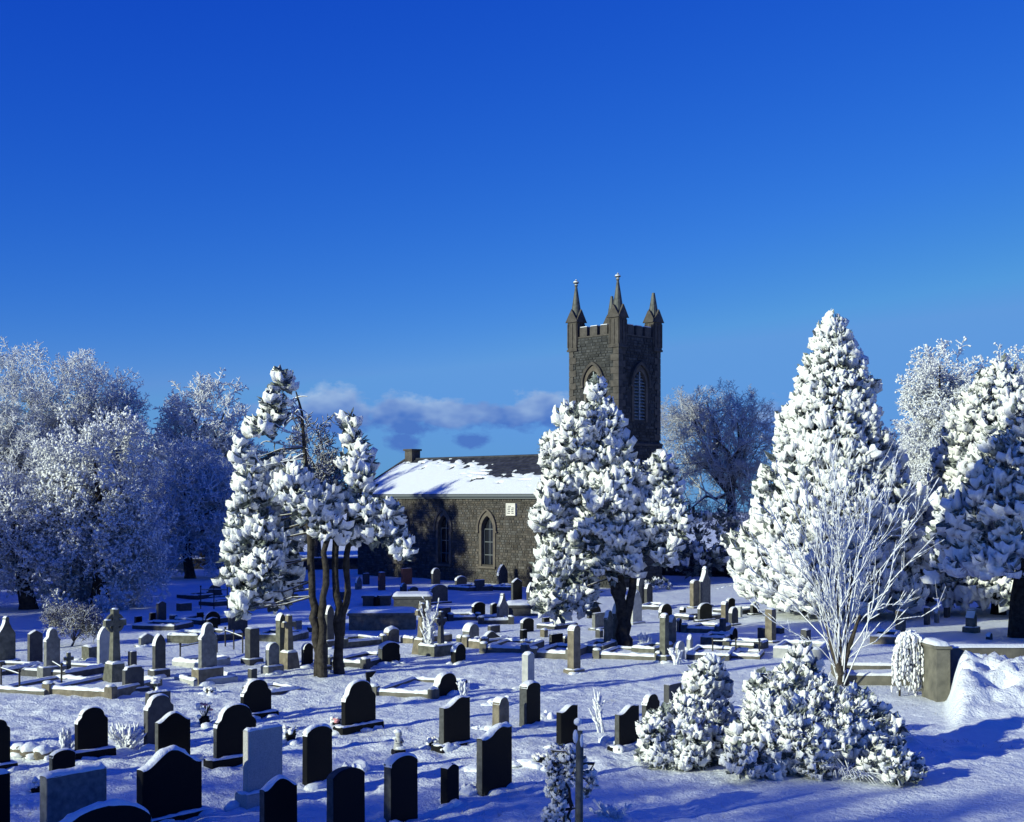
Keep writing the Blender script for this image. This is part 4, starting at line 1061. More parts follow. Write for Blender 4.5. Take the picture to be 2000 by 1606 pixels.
def limbs(r_, base, fork, crown, n_limb, r0, levels=3, kids=(6, 5), wig=.12):
    """Trunk and forking limbs reaching for points of the crown (list of (centre, radii)). -> list of (P, r, sides)"""
    out = []
    base, fork = np.asarray(base, float), np.asarray(fork, float)
    mid = (base+fork)/2+r_.normal(0, .08, 3)*np.array([1, 1, 0])*np.linalg.norm(fork-base)*.5
    tr = np.array([[base-[0, 0, .3], base+(mid-base)*.25, mid, fork]])
    out.append((tr, np.array([r0*1.45, r0*1.05, r0*.9, r0*.75]), 9))
    C = np.array([c for c, _ in crown]); E = np.array([e for _, e in crown]); vol = E.prod(1); vol = vol/vol.sum()
    def targets(n, k=.85):
        i = r_.choice(len(C), n, p=vol)
        v = unit(r_.normal(0, 1, (n, 3)))*(r_.uniform(.25, 1, (n, 1))**(1/3))*k
        return C[i]+v*E[i]
    def grow(S, Tg, ra, rb, sides, up):
        n = len(S); t = np.array([0, .3, .65, 1.0])[None, :, None]
        P = S[:, None]+(Tg-S)[:, None]*t
        L = np.linalg.norm(Tg-S, axis=1)[:, None, None]
        P[:, 1:3] += r_.normal(0, wig, (n, 2, 3))*L*.55
        P[:, 1:3, 2] += (up*L[:, :, 0]*np.array([[.6, .5]]))
        rr = np.linspace(0, 1, 4)[None, :]; rad = ra[:, None]*(1-rr)+rb[:, None]*rr
        V = (P, rad, sides); out.append(V); return P, rad
    T1 = targets(n_limb, .75); f = r_.uniform(.72, 1.0, n_limb)[:, None]
    S1 = mid*(1-f)+fork*f
    P1, R1 = grow(S1, T1, np.full(n_limb, r0*.55)*r_.uniform(.7, 1.1, n_limb), np.full(n_limb, r0*.12), 6, .18)
    cur = (P1, R1)
    for lv in range(levels-1):
        P, Rr = cur; n = len(P); k = kids[lv]
        t = np.tile(np.linspace(.3, 1, k), n)*2.999*r_.uniform(.9, 1, n*k); i = np.repeat(np.arange(n), k)
        a = np.minimum(t.astype(int), 2); fr = (t-a)[:, None]
        S = P[i, a]*(1-fr)+P[i, a+1]*fr; rs = (Rr[i, a]*(1-fr[:, 0])+Rr[i, a+1]*fr[:, 0])*.62
        cand = np.stack([targets(n*k, .97) for _ in range(9)], 1)
        pd = unit(P[i, 3]-P[i, 0]*.6-P[i, 1]*.4); cv = cand-S[:, None]; dl = np.linalg.norm(cv, axis=2); cosd = (cv*pd[:, None]).sum(2)/np.maximum(dl, 1e-6)
        best = (np.maximum(dl, .8)*(1.75-cosd)).argmin(1)
        Tg = cand[np.arange(n*k), best]
        ln = np.linalg.norm(Tg-S, axis=1, keepdims=True); mx = (3.6, 1.9)[min(lv, 1)]
        Tg = S+(Tg-S)*np.minimum(1, mx/np.maximum(ln, 1e-6))
        cur = grow(S, Tg, rs, rs*.35, 4 if lv == 0 else 3, .08)
    return out, cur, targets

def frosted_tree(label, base, height, crown, seed, n_cl=900, cl=(.7, 1.3), r0=.28, n_limb=9, kids=(6, 5), tuft=.06, frost=12, thin=.0, mats=('bark_snow', 'frost', 'frost'), shell=.55, r_tw=.014, name='frosted_tree', group='frosted deciduous trees', levels=3, fork=.35, droop=0.0, rime=True):
    """base (x, y); crown: [(dx, dy, z, rx, ry, rz)] in metres from the base."""
    r_ = np.random.default_rng(seed)
    z0 = g1(*base)
    o = thing(name, label, 'tree', (base[0], base[1], z0), 0, group)
    cr = [(np.array([a, b, c]), np.array([d, e, f])) for a, b, c, d, e, f in crown]
    top = np.mean([c for c, _ in cr], axis=0)
    fk = np.array([top[0]*.3, top[1]*.3, height*fork])
    tubes_, last, targets = limbs(r_, (0, 0, 0), fk, cr, n_limb, r0, levels, kids)
    parts = [tubes(P, rr, sd_)+(0 if k < 2 or not rime else 1,) for k, (P, rr, sd_) in enumerate(tubes_)]
    V, F, mi = join(*parts)
    obj('trunk', mesh('trunk', V, F, [M[mats[0]], M['rimed']], mi, smooth=True), o)
    # twig clusters: half on the ends of the limbs, half through the crown, pointing outward and up
    P = last[0]; ends = P[:, 3]; n1 = min(len(ends), n_cl//2)
    i = r_.choice(len(ends), n1, replace=False) if n1 < len(ends) else np.arange(len(ends))
    n2 = n_cl-n1
    C = np.array([c for c, _ in cr]); E = np.array([e for _, e in cr]); wgt = (E**2).sum(1); wgt /= wgt.sum()
    k = r_.choice(len(C), n2, p=wgt)
    v = unit(r_.normal(0, 1, (n2, 3)))
    rad = np.where(r_.uniform(size=n2) < shell, r_.uniform(.82, 1.0, n2), r_.uniform(.3, 1, n2))
    pos = C[k]+v*E[k]*rad[:, None]*(1+.10*np.sin(v@np.array([5, 7, 6])+k))[:, None]
    gap = vnoise(pos[:, 0]/1.3+seed, pos[:, 2]/1.1+pos[:, 1]/1.7, 40+seed)      # clumps and holes
    pos, v = pos[gap > -.22+thin], v[gap > -.22+thin]
    ed = unit(P[i, 3]-P[i, 2])
    cc = C.mean(0)
    pos = np.concatenate([ends[i], pos]); d = np.concatenate([ed, v])
    d = unit(d+r_.normal(0, .38, d.shape)+np.array([0, 0, .25-droop]))
    S = r_.uniform(*cl, len(pos))
    pos = pos-d*S[:, None]*.6
    Pt = []
    q = np.arange(len(pos)) % 4
    Rm = rotframes(d, r_.uniform(0, 6.28, len(pos)))
    for t in range(4):
        tV, tT, fV, fT = twig_template(seed*10+t, frost=frost, tuft=tuft, r=r_tw)
        s = q == t
        Pt.append(scatter(tV, tT, Rm[s], S[s], pos[s])+(0,))
        if frost: Pt.append(scatter(fV, fT, Rm[s], S[s], pos[s])+(1,))
    V, F, mi = join(*Pt)
    obj('crown', mesh('crown', V, F, [M[mats[1]], M[mats[2]]], mi), o)
    return o
def copy_tree(src, label, base, sx, sz, rz, group=None):
    o = src.copy(); COL.objects.link(o)
    o.location = (base[0], base[1], g1(*base)); o.scale = (sx, sx, sz); o.rotation_euler = (0, 0, rz)
    o['label'] = label
    if group: o['group'] = group
    for c in list(src.children):
        k = c.copy(); COL.objects.link(k); k.parent = o
    return o

# ---- snow-laden evergreens
def frond_template(seed, droop=.55, fingers=4, nu=4, nv=9, thick=.24, wide=.95):
    """A spray weighed down by snow: a fan with a lobed, drooping edge. +z outwards, +x up. -> verts, top (snow) faces, under (leaf) faces"""
    r_ = np.random.default_rng(seed)
    u, v = np.meshgrid(np.linspace(0, 1, nu+1), np.linspace(-1, 1, nv), indexing='ij')
    ph = r_.uniform(0, 6.28); lob = np.cos(fingers*np.pi*v*.5+ph+.5*np.sin(3*v+ph))
    ln = (.80+.15*lob+.07*np.sin(5*v+seed))*(1-.20*v*v)
    a0, k = .45, 2.9*droop; f = a0-k*u                       # rises a little, then hangs
    z = ln*np.cos(.8*v)*(math.sin(a0)-np.sin(f))/k-.12; y = wide*(u*.8+.2)*ln*np.sin(.95*v)*(1-.25*u*u)+.05*np.sin(4*u+seed)
    x = ln*(np.cos(f)-math.cos(a0))/k-.16*v*v+.05*np.sin(5*u+3*v+seed)
    prof = np.where(u < .35, .62+.38*u/.35, np.sqrt(np.maximum(0, 1-((u-.35)/.65)**2)))
    t = thick*prof*np.sqrt(np.maximum(0, 1-.97*v*v))*(.70+.30*lob)*(1+.3*np.sin(7*v+9*u+seed))
    n = np.stack([np.cos(f), np.zeros_like(u), -np.sin(f)], -1)
    c = np.stack([x, y, z], -1)+r_.normal(0, .018, u.shape+(3,))
    top = c+n*t[..., None]; bot = c-n*.03*(prof*np.sqrt(np.maximum(0, 1-v*v)))[..., None]
    m_ = (nu+1)*nv; i = (np.arange(nu)[:, None]*nv+np.arange(nv-1)[None, :]).ravel()
    Q = np.stack([i, i+1, i+nv+1, i+nv], -1)
    tri = lambda q: np.concatenate([q[:, [0, 1, 2]], q[:, [0, 2, 3]]])
    back = np.array([(k, k+1, m_+k+1) for k in range(nv-1)]+[(k, m_+k+1, m_+k) for k in range(nv-1)])
    return np.concatenate([top.reshape(-1, 3), bot.reshape(-1, 3)]), np.concatenate([tri(Q), back]), tri(Q+m_)
def pad_template(seed, lvl=1):
    """A lumpy snow pad."""
    r_ = np.random.default_rng(seed)
    V0, T0 = ico(lvl); v = V0.copy()
    w = 1+.22*np.sin(v@r_.normal(0, 3, 3)+r_.uniform(0, 6))+.16*np.sin(v@r_.normal(0, 5, 3)+1)
    return v*w[:, None]*np.array([.42, .5, .5]), T0
def needle_template(seed, n=12, droop=.5):
    """Short drooping leaf blades under a snow clump."""
    r_ = np.random.default_rng(seed)
    Vs, Ts = [], []
    for k in range(n):
        a = r_.uniform(-1.3, 1.3); d = np.array([-droop+r_.normal(0, .35), math.sin(a), math.cos(a)*.9]); d /= np.linalg.norm(d)
        s = np.array([-.12, 0, -.05])+r_.normal(0, .16, 3); L = r_.uniform(.45, .85); w = unit(np.cross(d, r_.normal(0, 1, 3)))*.075
        Vs += [s-w*.4, s+w*.4, s+d*L*.6+w, s+d*L*.6-w, s+d*L]; b = 5*k
        Ts += [(b, b+1, b+2), (b, b+2, b+3), (b+3, b+2, b+4)]
    return np.array(Vs), np.array(Ts)
def frames_up(out):
    """Local z outwards, local x as near to up as possible."""
    z = unit(out); up = np.array([0, 0, 1.0])
    y = np.cross(np.broadcast_to(up, z.shape), z); y = unit(np.where(np.linalg.norm(y, axis=1, keepdims=True) < .15, np.array([0, 1.0, 0]), y))
    x = np.cross(y, z)
    return np.stack([x, y, z], -1)
def clothe(o, r_, pos, out, S, seed, low=None, fingers=4, needles=8, nmat='needle', snow_frac=.95, droop=.55, thick=.24, nu=4, nv=9, ndl=.8, wob=.30):
    """Foliage and snow parts from frond positions, outward directions and sizes; low: fronds on the underside that carry no snow."""
    Rm = frames_up(out+r_.normal(0, wob, out.shape)); q = np.arange(len(pos)) % 7
    roll = r_.normal(0, .35, len(pos)); c, s_ = np.cos(roll)[:, None], np.sin(roll)[:, None]
    x, y = Rm[:, :, 0]*c+Rm[:, :, 1]*s_, Rm[:, :, 1]*c-Rm[:, :, 0]*s_
    Rm = np.stack([x, y, Rm[:, :, 2]], -1)
    keep = r_.uniform(size=len(pos)) < snow_frac
    if low is not None: keep &= ~low
    S3 = S[:, None]*r_.uniform(.78, 1.25, (len(pos), 3))
    sn, nd = [], []
    for t in range(7):
        tV, tT, tB = frond_template(seed*7+t, droop*(.7+.1*t), fingers+t % 2, nu, nv, thick)
        s = (q == t) & keep
        sn.append(scatter(tV, tT, Rm[s], S3[s], pos[s])+(0,))
        s = q == t
        nd.append(scatter(tV, tB, Rm[s], S3[s], pos[s])+(0,))
        nV, nT = needle_template(seed*9+t, needles, droop)
        nd.append(scatter(nV, nT, Rm[s], S[s]*ndl, pos[s])+(0,))
    V, F, mi = join(*nd); obj('foliage', mesh('foliage', V, F, M[nmat]), o)
    V, F, mi = join(*sn); obj('snow', mesh('snow', V, F, M['tree_snow'], smooth=True), o)
def conifer(label, base, height, rad, seed, n=1500, size=(.42, .62), z_low=.4, prof=None, trunk_r=.3, face=None, group='snow laden evergreens', name='snowy_conifer', elong=1.0, lean=(0, 0)):
    """Broad cone of drooping sprays. prof: radius fraction over the height fraction."""
    r_ = np.random.default_rng(seed); z0 = g1(*base)
    o = thing(name, label, 'tree', (base[0], base[1], z0), 0, group)
    mb = MB(); mb.tube([(0, 0, -.3), (0, 0, z_low*.6), (lean[0]*.5, lean[1]*.5, height*.5), (lean[0]*.9, lean[1]*.9, height*.93)], np.array([trunk_r*1.3, trunk_r, trunk_r*.6, .05]), 9); mb.build('trunk', M['bark'], o)
    prof = prof or [(0, .80), (.06, .96), (.15, 1.0), (.35, .86), (.6, .58), (.8, .34), (.93, .17), (1, .03)]
    pf = np.array(prof)
    # points spread evenly over the surface
    hs = np.linspace(0, 1, 400); rr = np.interp(hs, pf[:, 0], pf[:, 1])*rad; w = rr+.12; cdf = np.cumsum(w)/w.sum()
    u = (np.arange(n)+r_.uniform(0, 1, n))/n; h = np.interp(u, cdf, hs)
    a = np.arange(n)*2.399963+r_.normal(0, .22, n)
    layer = np.where(r_.uniform(size=n) < .3, r_.uniform(.62, .86, n), r_.uniform(.92, 1.07, n))
    R_ = np.interp(h, pf[:, 0], pf[:, 1])*rad
    lump = 1+.16*np.sin(a*3+h*9+seed)*np.sin(h*23+a*2)+.09*np.sin(a*7+h*31+seed)
    R_ = R_*layer*lump
    z = z_low+(height-z_low)*h
    pos = np.stack([R_*np.cos(a)+lean[0]*h, R_*np.sin(a)+lean[1]*h, z+r_.normal(0, .1, n)], 1)
    pos[:, 2] = np.maximum(pos[:, 2], z_low*.9)
    out = unit(np.stack([np.cos(a), np.sin(a), np.full(n, .05)+.9*(h > .95)], 1))
    S = r_.uniform(*size, n)*(1-.35*h)*r_.choice([.75, 1, 1.25], n)
    clothe(o, r_, pos, out, S, seed, None, 4, 5, nmat='needle_f', snow_frac=.97, droop=.62*elong, thick=.26)
    return o
def lobes_tree(label, trunks, lobes, Y, seed, dens=9.0, size=(.30, .46), group='snow laden evergreens', name='snowy_evergreen', cat='tree', base=None, pads=False, elong=1.0, nmat='needle_f', needles=10, depthk=.9, lvl=1, fingers=4, thick=.26, trunk_mat='bark', snow_frac=1.0, twigs=0, links=(), spikes=0, jitter=.35, droop=.5, under=True):
    """Evergreen of separate foliage masses. lobes: (px, py, rx, ry[, dy]) as seen in the photo; each becomes an ellipsoid of real depth dy metres behind Y."""
    r_ = np.random.default_rng(seed)
    bx, by = base; z0 = g1(bx, by); B = np.array([bx, by, z0])
    o = thing(name, label, cat, tuple(B), 0, group)
    for tr in trunks:
        pts = np.array([at_depth(p[0], p[1], Y+(p[3] if len(p) > 3 else 0))-B for p in tr]); rr = np.array([p[2] for p in tr])
        # resample and add a little wander
        k = len(pts)*3; u = np.linspace(0, len(pts)-1, k); i = np.minimum(u.astype(int), len(pts)-2); f = (u-i)[:, None]
        P = pts[i]*(1-f)+pts[i+1]*f; P[1:-1] += r_.normal(0, .03, (k-2, 3)); rad = rr[i]*(1-f[:, 0])+rr[i+1]*f[:, 0]
        P[0, 2] -= .25
        mb = MB(); mb.tube(P, rad*r_.uniform(.9, 1.12, k), 9); mb.build('trunk', M[trunk_mat], o)
    if links:      # rimed twigs between given points
        P = []
        for (x0, y0, x1, y1) in links:
            p, q = at_depth(x0, y0, Y)-B, at_depth(x1, y1, Y+r_.uniform(-.5, .5))-B; m1 = p*.65+q*.35+r_.normal(0, .05, 3); m2 = p*.3+q*.7+r_.normal(0, .06, 3)
            P.append([p, m1, m2, q])
            for f_ in r_.uniform(.2, .95, 7):
                s_ = p*(1-f_)+q*f_; d_ = r_.normal(0, .22, 3)+np.array([0, 0, .06]); P.append([s_, s_+d_*.35+r_.normal(0, .02, 3), s_+d_*.7, s_+d_+np.array([0, 0, -.05])])
        V, Q = tubes(np.array(P), np.array([.026, .022, .018, .010]), 5); obj('branch', mesh('branch', V, Q, M['rimed'], smooth=True), o)
    E, C = [], []
    for lb in lobes:
        dy = lb[4] if len(lb) > 4 else r_.uniform(-jitter, jitter)
        c = at_depth(lb[0], lb[1], Y+dy); k = (Y+dy)/FPX
        C.append(c-B); E.append((lb[2]*k, max(lb[2], lb[3]*.6)*k*depthk, lb[3]*k))
    C, E = np.array(C), np.array(E)
    if size[1] > .45: E = np.maximum(E-.11, E*.62)      # the fronds themselves reach past the lobe
    Ps, Os = [], []
    for j in range(len(C)):
        a_, b_, c_ = E[j]; area = 4*math.pi*((a_*b_)**1.6+(a_*c_)**1.6+(b_*c_)**1.6)**(1/1.6)/3**(1/1.6)
        n = max(10, int(area*dens))
        i = np.arange(n)+.5; ph = np.arccos(1-2*i/n); th = i*2.399963+j
        v = np.stack([np.cos(th)*np.sin(ph), np.sin(th)*np.sin(ph), np.cos(ph)], 1)+r_.normal(0, .12, (n, 3)); v = unit(v)
        p = C[j]+v*E[j]*(r_.uniform(.78, 1.06, n)*(1+.12*np.sin(v@np.array([6, 5, 7])+j)))[:, None]
        nrm = unit(v/E[j])
        ins = np.zeros(n, bool)
        for m_ in range(len(C)):
            if m_ != j: ins |= (((p-C[m_])/(E[m_]*.78))**2).sum(1) < 1
        Ps.append(p[~ins]); Os.append(nrm[~ins])
    pos, out = np.concatenate(Ps), np.concatenate(Os)
    ok = pos[:, 2] > .04
    pos, out = pos[ok], out[ok]
    S = r_.uniform(*size, len(pos))
    out2 = unit(out*np.array([1, 1, .55])+np.array([0, 0, .12]))
    # no snow on the undersides
    low = (out[:, 2] < -.45) & (r_.uniform(size=len(pos)) < .75) if under else np.zeros(len(pos), bool)
    Rm = None
    clothe(o, r_, pos, out2, S, seed, low, fingers, needles, nmat, snow_frac, droop, thick, 4, 9 if lvl else 7, wob=.38)
    if spikes:      # frosted shoots sticking out of the mass
        k = r_.integers(0, len(pos), spikes); d = unit(out[k]+r_.normal(0, .45, (spikes, 3))+np.array([0, 0, .25])); L = r_.uniform(.12, .36, (spikes, 1))
        p = pos[k]-d*.08
        P = np.stack([p, p+d*L*.5+r_.normal(0, .012, (spikes, 3)), p+d*L], 1); side = []
        for f_ in (.45, .65, .85):
            d2 = unit(d+r_.normal(0, .6, d.shape)); s_ = p+d*L*f_; side.append(np.stack([s_, s_+d2*L*.18, s_+d2*L*.34], 1))
        V, Q = tubes(np.concatenate([P]+side), np.array([.011, .010, .006]), 4); obj('twigs', mesh('twigs', V, Q, M['rimed'], smooth=True), o)
    if twigs:
        n = twigs; k = r_.integers(0, len(C), n); e = C[k]+unit(r_.normal(0, 1, (n, 3)))*E[k]*.8
        tp = []
        for tr in trunks:
            q_ = [at_depth(p[0], p[1], Y)-B for p in tr[1:]]
            for a_, b_ in zip(q_[:-1], q_[1:]): tp += [a_*(1-f_)+b_*f_ for f_ in np.linspace(0, 1, 9)]
        tp = np.array(tp); dd = np.linalg.norm(tp[None]-e[:, None]+np.array([0, 0, -.25]), axis=2)+3*np.maximum(0, e[:, None, 2]-1.2-tp[None, :, 2]); s = tp[dd.argmin(1)]; ok = (s[:, 2] > 2.2) | (np.linalg.norm(s-e, axis=1) < .8); s, e = s[ok], e[ok]; n = len(e)
        P = np.stack([s, s*.6+e*.4+r_.normal(0, .08, (n, 3)), s*.3+e*.7+r_.normal(0, .08, (n, 3)), e], 1)
        V, Q = tubes(P, np.array([.034, .026, .018, .010]), 5)
        obj('branch', mesh('branch', V, Q, M['bark_snow'], smooth=True), o)
    return o
def px_tree(label, bpx, Y, ptop, crown_px, seed, **k):
    """Deciduous tree whose crown is given in photo pixels at depth Y: [(px, py, rx, ry)]."""
    x0 = (bpx-XC)/FPX*Y; s = Y/FPX
    cr = []
    r_ = np.random.default_rng(seed+500)
    for c in crown_px:
        p = at_depth(c[0], c[1], Y); dy = c[4] if len(c) > 4 else r_.uniform(-.8, .8)
        cr.append((p[0]-x0, dy, p[2], c[2]*s, max(c[2], c[3]*.7)*s*.9, c[3]*s))
    h = EYE-(ptop-YH)*s
    return frosted_tree(label, (x0, Y), h, cr, seed, **k)

# ------------------------------------------------------------------ the place
ground()
church()

# back walls and hedges
def long_wall(name, label, cat, A, B, Y0, Y1, h, t, mat, cell, snow=True, grp=None):
    xa, xb = (A-XC)/FPX*Y0, (B-XC)/FPX*Y1
    L = math.hypot(xb-xa, Y1-Y0); rz = math.atan2(Y1-Y0, xb-xa)
    o = thing(name, label, cat, (xa, Y0, 0), rz, grp)
    r_ = np.random.default_rng(int(L*100))
    mb = MB(); mb.box(0, L, 0, t, -.4, h-.03); mb.build('wall_core', M['dark'], o)
    mb = MB(); stones(mb, 0, L, -.3, h, cell[0], cell[1], lambda *a: False, lambda a, u, z: (a, -u, z), r_)
    tag(mb.build('wall_stones', mat, o), kind='stuff')
    if snow:
        mb = MB(); k = int(L/.25); xs = np.linspace(0, L, k); pr = [(-.06, 0), (t*.2, .09), (t*.7, .10), (t+.06, 0)]
        V = [(x, b, h+c*(1+.8*float(vnoise(np.array([x*1.7]), np.array([j*.7]), 5)[0]))) for j, (b, c) in enumerate(pr) for x in xs]
        mb.add(V, [(j*k+i, j*k+i+1, (j+1)*k+i+1, (j+1)*k+i) for j in range(3) for i in range(k-1)], smooth=True); mb.build('wall_snow', M['snow'], o)
    return o
FW = material('field_wall_stone', (.04, .038, .036), .9, .2, (.075, .07, .065), 3, island=.4)
long_wall('field_wall', 'low dark stone wall at the back left beyond the shaded graves', 'wall', -150, 700, 88, 92, .75, .4, FW, ((.15, .25), (.25, .5)), True, 'boundary walls at the back')
long_wall('field_wall', 'dark stone wall at the back right below the bare trees', 'wall', 1240, 1560, 84, 82, 1.55, .4, FW, ((.18, .28), (.3, .6)), True, 'boundary walls at the back')
long_wall('field_wall', 'far stone wall glimpsed under the right hand conifers', 'wall', 1560, 2300, 74, 70, .9, .4, FW, ((.18, .28), (.3, .6)), True, 'boundary walls at the back')

# graves
stones_all()
cross(224, 1190, 1338, 'tall celtic cross with ring on a tapered pedestal', 'lichen', None, True, .58, pedw=.26)
cross(134, 1275, 1322, 'little plain stone cross among the kerbs at the left', 'lichen')
cross(564, 1202, 1307, 'pale stone cross hung with a frosted wreath on a rock-cut pedestal', 'sand', None, False, .5, pedw=.26)
cross(824, 1179, 1278, 'weathered stone cross left of the frosted shoots', 'sand', None, False, .5, pedw=.26)
cross(861, 1195, 1281, 'dark ringed cross right of the frosted shoots', 'dark', None, True, .35, pedw=.26)
kerbs_all()
chest(676, 812, 1195, 1232, 1.7, 'sand', 'long sandstone box tomb with icicles of snow on its lid, right of the tree trunks')
chest(704, 762, 1162, 1184, 1.6, 'dark', 'brown box tomb at the back left of the group of two', 3)
chest(764, 842, 1163, 1196, 1.9, 'dark', 'large dark box tomb beside the broad arched stone', 3)
chest(989, 1050, 1180, 1204, 1.8, 'dark', 'large dark tomb block carrying the black peaked stone', 3)
railing((352, 1289), (424, 1272), 3, .5, 'thin iron rail left of the tall grey shouldered stone')
railing((440, 1262), (474, 1273), 3, .62, 'iron rail in front of the wide square dark stone')
railing((392, 1190), (444, 1192), 3, 1.0, 'iron railing in the blue shade at the back left')
railing((1392, 1281), (1483, 1286), 3, .5, 'iron rail along the kerb before the tall brown pillar')
railing((2, 1342), (38, 1352), 2, .55, 'iron rail among the kerbs at the left edge')
railing((95, 1322), (120, 1338), 2, .5, 'iron rail beside the little plain stone cross')

# dark sign-like marker behind the notched headstone
X, Y = at(719, 1352); o = thing('grave_marker', 'dark post with a slanted block head behind the notched headstone', 'marker', (X, Y, g1(X, Y)), R(20))
mb = MB(); mb.box(-.045, .045, -.04, .04, -.2, .40); mb.build('post', M['black'], o)
mb = MB(); mb.add([(-.05, -.06, .40), (.08, -.06, .42), (.20, -.06, .56), (-.06, -.06, .54), (-.05, .06, .40), (.08, .06, .42), (.20, .06, .56), (-.06, .06, .54)], [(0, 1, 2, 3), (7, 6, 5, 4), (4, 5, 1, 0), (5, 6, 2, 1), (6, 7, 3, 2), (7, 4, 0, 3)]); mb.build('marker_head', M['black'], o)

# concrete wall with its end pier, half buried by the heap of snow
X, Y = at(1841, 1369); z0 = g1(X-.5, Y-.3)
o = thing('boundary_wall', 'concrete wall and square end pier with snow on top, half buried in a snow heap', 'wall', (X, Y, z0), R(3))
mb = MB(); mb.box(-.17, .17, -.05, .95, -.4, 1.30, ch=.02); mb.build('pier', M['conc'], o)
mb = MB(); mb.box(-.21, .21, -.09, .99, 1.302, 1.38, ch=.02); mb.build('pier_cap', M['conc'], o)
mb = MB(); n = 9; gx, gy = np.meshgrid(np.linspace(-.22, .22, n), np.linspace(-.10, 1.0, n)); ed = np.minimum(np.minimum(gx+.22, .22-gx), np.minimum(gy+.10, 1.0-gy))
ii = (np.arange(n-1)[:, None]*n+np.arange(n-1)[None, :]).ravel()
mb.add(np.stack([gx, gy, 1.382+np.clip(ed/.09, 0, 1)*.10+.03*vnoise(gx*4, gy*4, 3)], -1), np.stack([ii, ii+1, ii+n+1, ii+n], -1), smooth=True); mb.build('pier_snow', M['snow'], o)
mb = MB(); mb.box(.0, 14, 1.9, 2.2, -.4, 1.10); mb.build('wall_panel', M['conc'], o)
mb = MB(); k = 60; xs = np.linspace(0, 14, k); pr = [(1.86, 1.10), (1.95, 1.18), (2.15, 1.18), (2.24, 1.10)]
mb.add([(x, b, c+.04*float(vnoise(np.array([x*1.5]), np.array([b*3]), 6)[0])) for b, c in pr for x in xs], [(j*k+i, j*k+i+1, (j+1)*k+i+1, (j+1)*k+i) for j in range(3) for i in range(k-1)], smooth=True); mb.build('wall_snow', M['snow'], o)

# ------------------------------------------------------------------ trees
T0 = px_tree('large frosted tree with dense white crown at the left, trunk half hidden', 195, 59.5, 795, [(190, 930, 115, 130), (120, 1020, 110, 105), (230, 1040, 105, 100), (170, 1080, 120, 80), (235, 1135, 85, 60), (60, 1060, 90, 90), (140, 1145, 80, 42), (275, 1150, 60, 42), (200, 1165, 70, 30, -2)], 3, n_cl=3000, cl=(.7, 1.25), r0=.42, n_limb=14, kids=(7, 6), tuft=.085, frost=16, shell=.65, thin=.21)
px_tree('frosted tree at the left edge with a bare dark trunk on open snow', 57, 58.9, 900, [(20, 1010, 110, 100), (60, 1095, 80, 58), (-60, 1040, 100, 120), (20, 1125, 70, 32)], 4, n_cl=900, cl=(.7, 1.4), r0=.36, n_limb=9, tuft=.07, frost=14)
PB = px_tree('tall frosted tree behind, highest at the left edge', 40, 88, 655, [(30, 830, 130, 165), (-60, 830, 120, 150), (60, 950, 120, 110)], 5, n_cl=1900, cl=(.9, 1.7), r0=.40, n_limb=12, kids=(8, 7), tuft=.040, frost=7, r_tw=.015, shell=.6)
PC = px_tree('tall domed frosted tree behind the big white one, its right side in shade', 200, 92, 685, [(160, 800, 110, 112), (230, 870, 80, 110), (130, 900, 110, 110), (260, 960, 80, 90)], 6, n_cl=1900, cl=(.9, 1.7), r0=.36, n_limb=12, kids=(8, 7), tuft=.040, frost=7, r_tw=.015, shell=.6)
px_tree('lacy frosted tree with sky showing through, left of the snowy pine', 408, 96, 733, [(410, 830, 95, 95), (345, 870, 55, 75), (450, 930, 60, 80)], 7, n_cl=560, cl=(1.0, 1.8), r0=.38, n_limb=11, kids=(6, 5), tuft=.05, frost=6, r_tw=.022, thin=.06)
px_tree('shadowed frosted tree low behind the large white one', 372, 80, 880, [(360, 970, 85, 120), (430, 1010, 65, 110), (310, 1040, 80, 90), (400, 1080, 90, 50)], 8, n_cl=1100, cl=(.9, 1.6), r0=.3, tuft=.05, frost=8, r_tw=.02)
px_tree('bare dark tree seen over the pine, by the left end of the church', 622, 92, 800, [(610, 890, 55, 85), (640, 950, 50, 60)], 9, n_cl=200, cl=(.9, 1.6), r0=.28, n_limb=9, kids=(6, 5), frost=0, r_tw=.022, mats=('twig', 'twig', 'twig'), group='bare trees near the church')
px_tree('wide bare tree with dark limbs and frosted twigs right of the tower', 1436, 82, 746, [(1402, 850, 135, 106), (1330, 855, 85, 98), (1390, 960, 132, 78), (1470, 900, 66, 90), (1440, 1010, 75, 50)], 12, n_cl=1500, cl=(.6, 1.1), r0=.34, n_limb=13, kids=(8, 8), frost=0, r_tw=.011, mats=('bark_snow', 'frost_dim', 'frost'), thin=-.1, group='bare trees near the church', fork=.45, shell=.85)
PR = px_tree('frosted tree behind, between the two big conifers', 1850, 76, 660, [(1850, 770, 85, 108), (1810, 850, 60, 100), (1890, 830, 70, 110), (1850, 960, 80, 90), (1800, 1000, 50, 60)], 13, n_cl=1100, cl=(.9, 1.6), r0=.36, n_limb=11, kids=(7, 6), tuft=.065, frost=12, r_tw=.018, thin=.03)
copy_tree(PR, 'frosted tree rising behind the far right conifer at the picture edge', ((1985-XC)/FPX*82, 82), 1.05, 1.03, 2.1)
copy_tree(PR, 'frosted tree filling the gap low between the two big conifers', ((1805-XC)/FPX*86, 86), .95, .78, 4.2)
copy_tree(PC, 'dim frosted tree in the gap behind the shaded one and the pine', ((455-XC)/FPX*96, 96), .85, .62, 1.2)
copy_tree(PB, 'dim frosted tree directly left of the pine, in the shade', ((395-XC)/FPX*99, 99), .8, .56, 4.0)
copy_tree(PC, 'low frosted tree at the back between the church and the pine', ((560-XC)/FPX*104, 104), .6, .48, 2.6)
copy_tree(PB, 'dim frosted tree behind the big sunlit conifer', ((1600-XC)/FPX*100, 100), .75, .50, .6)
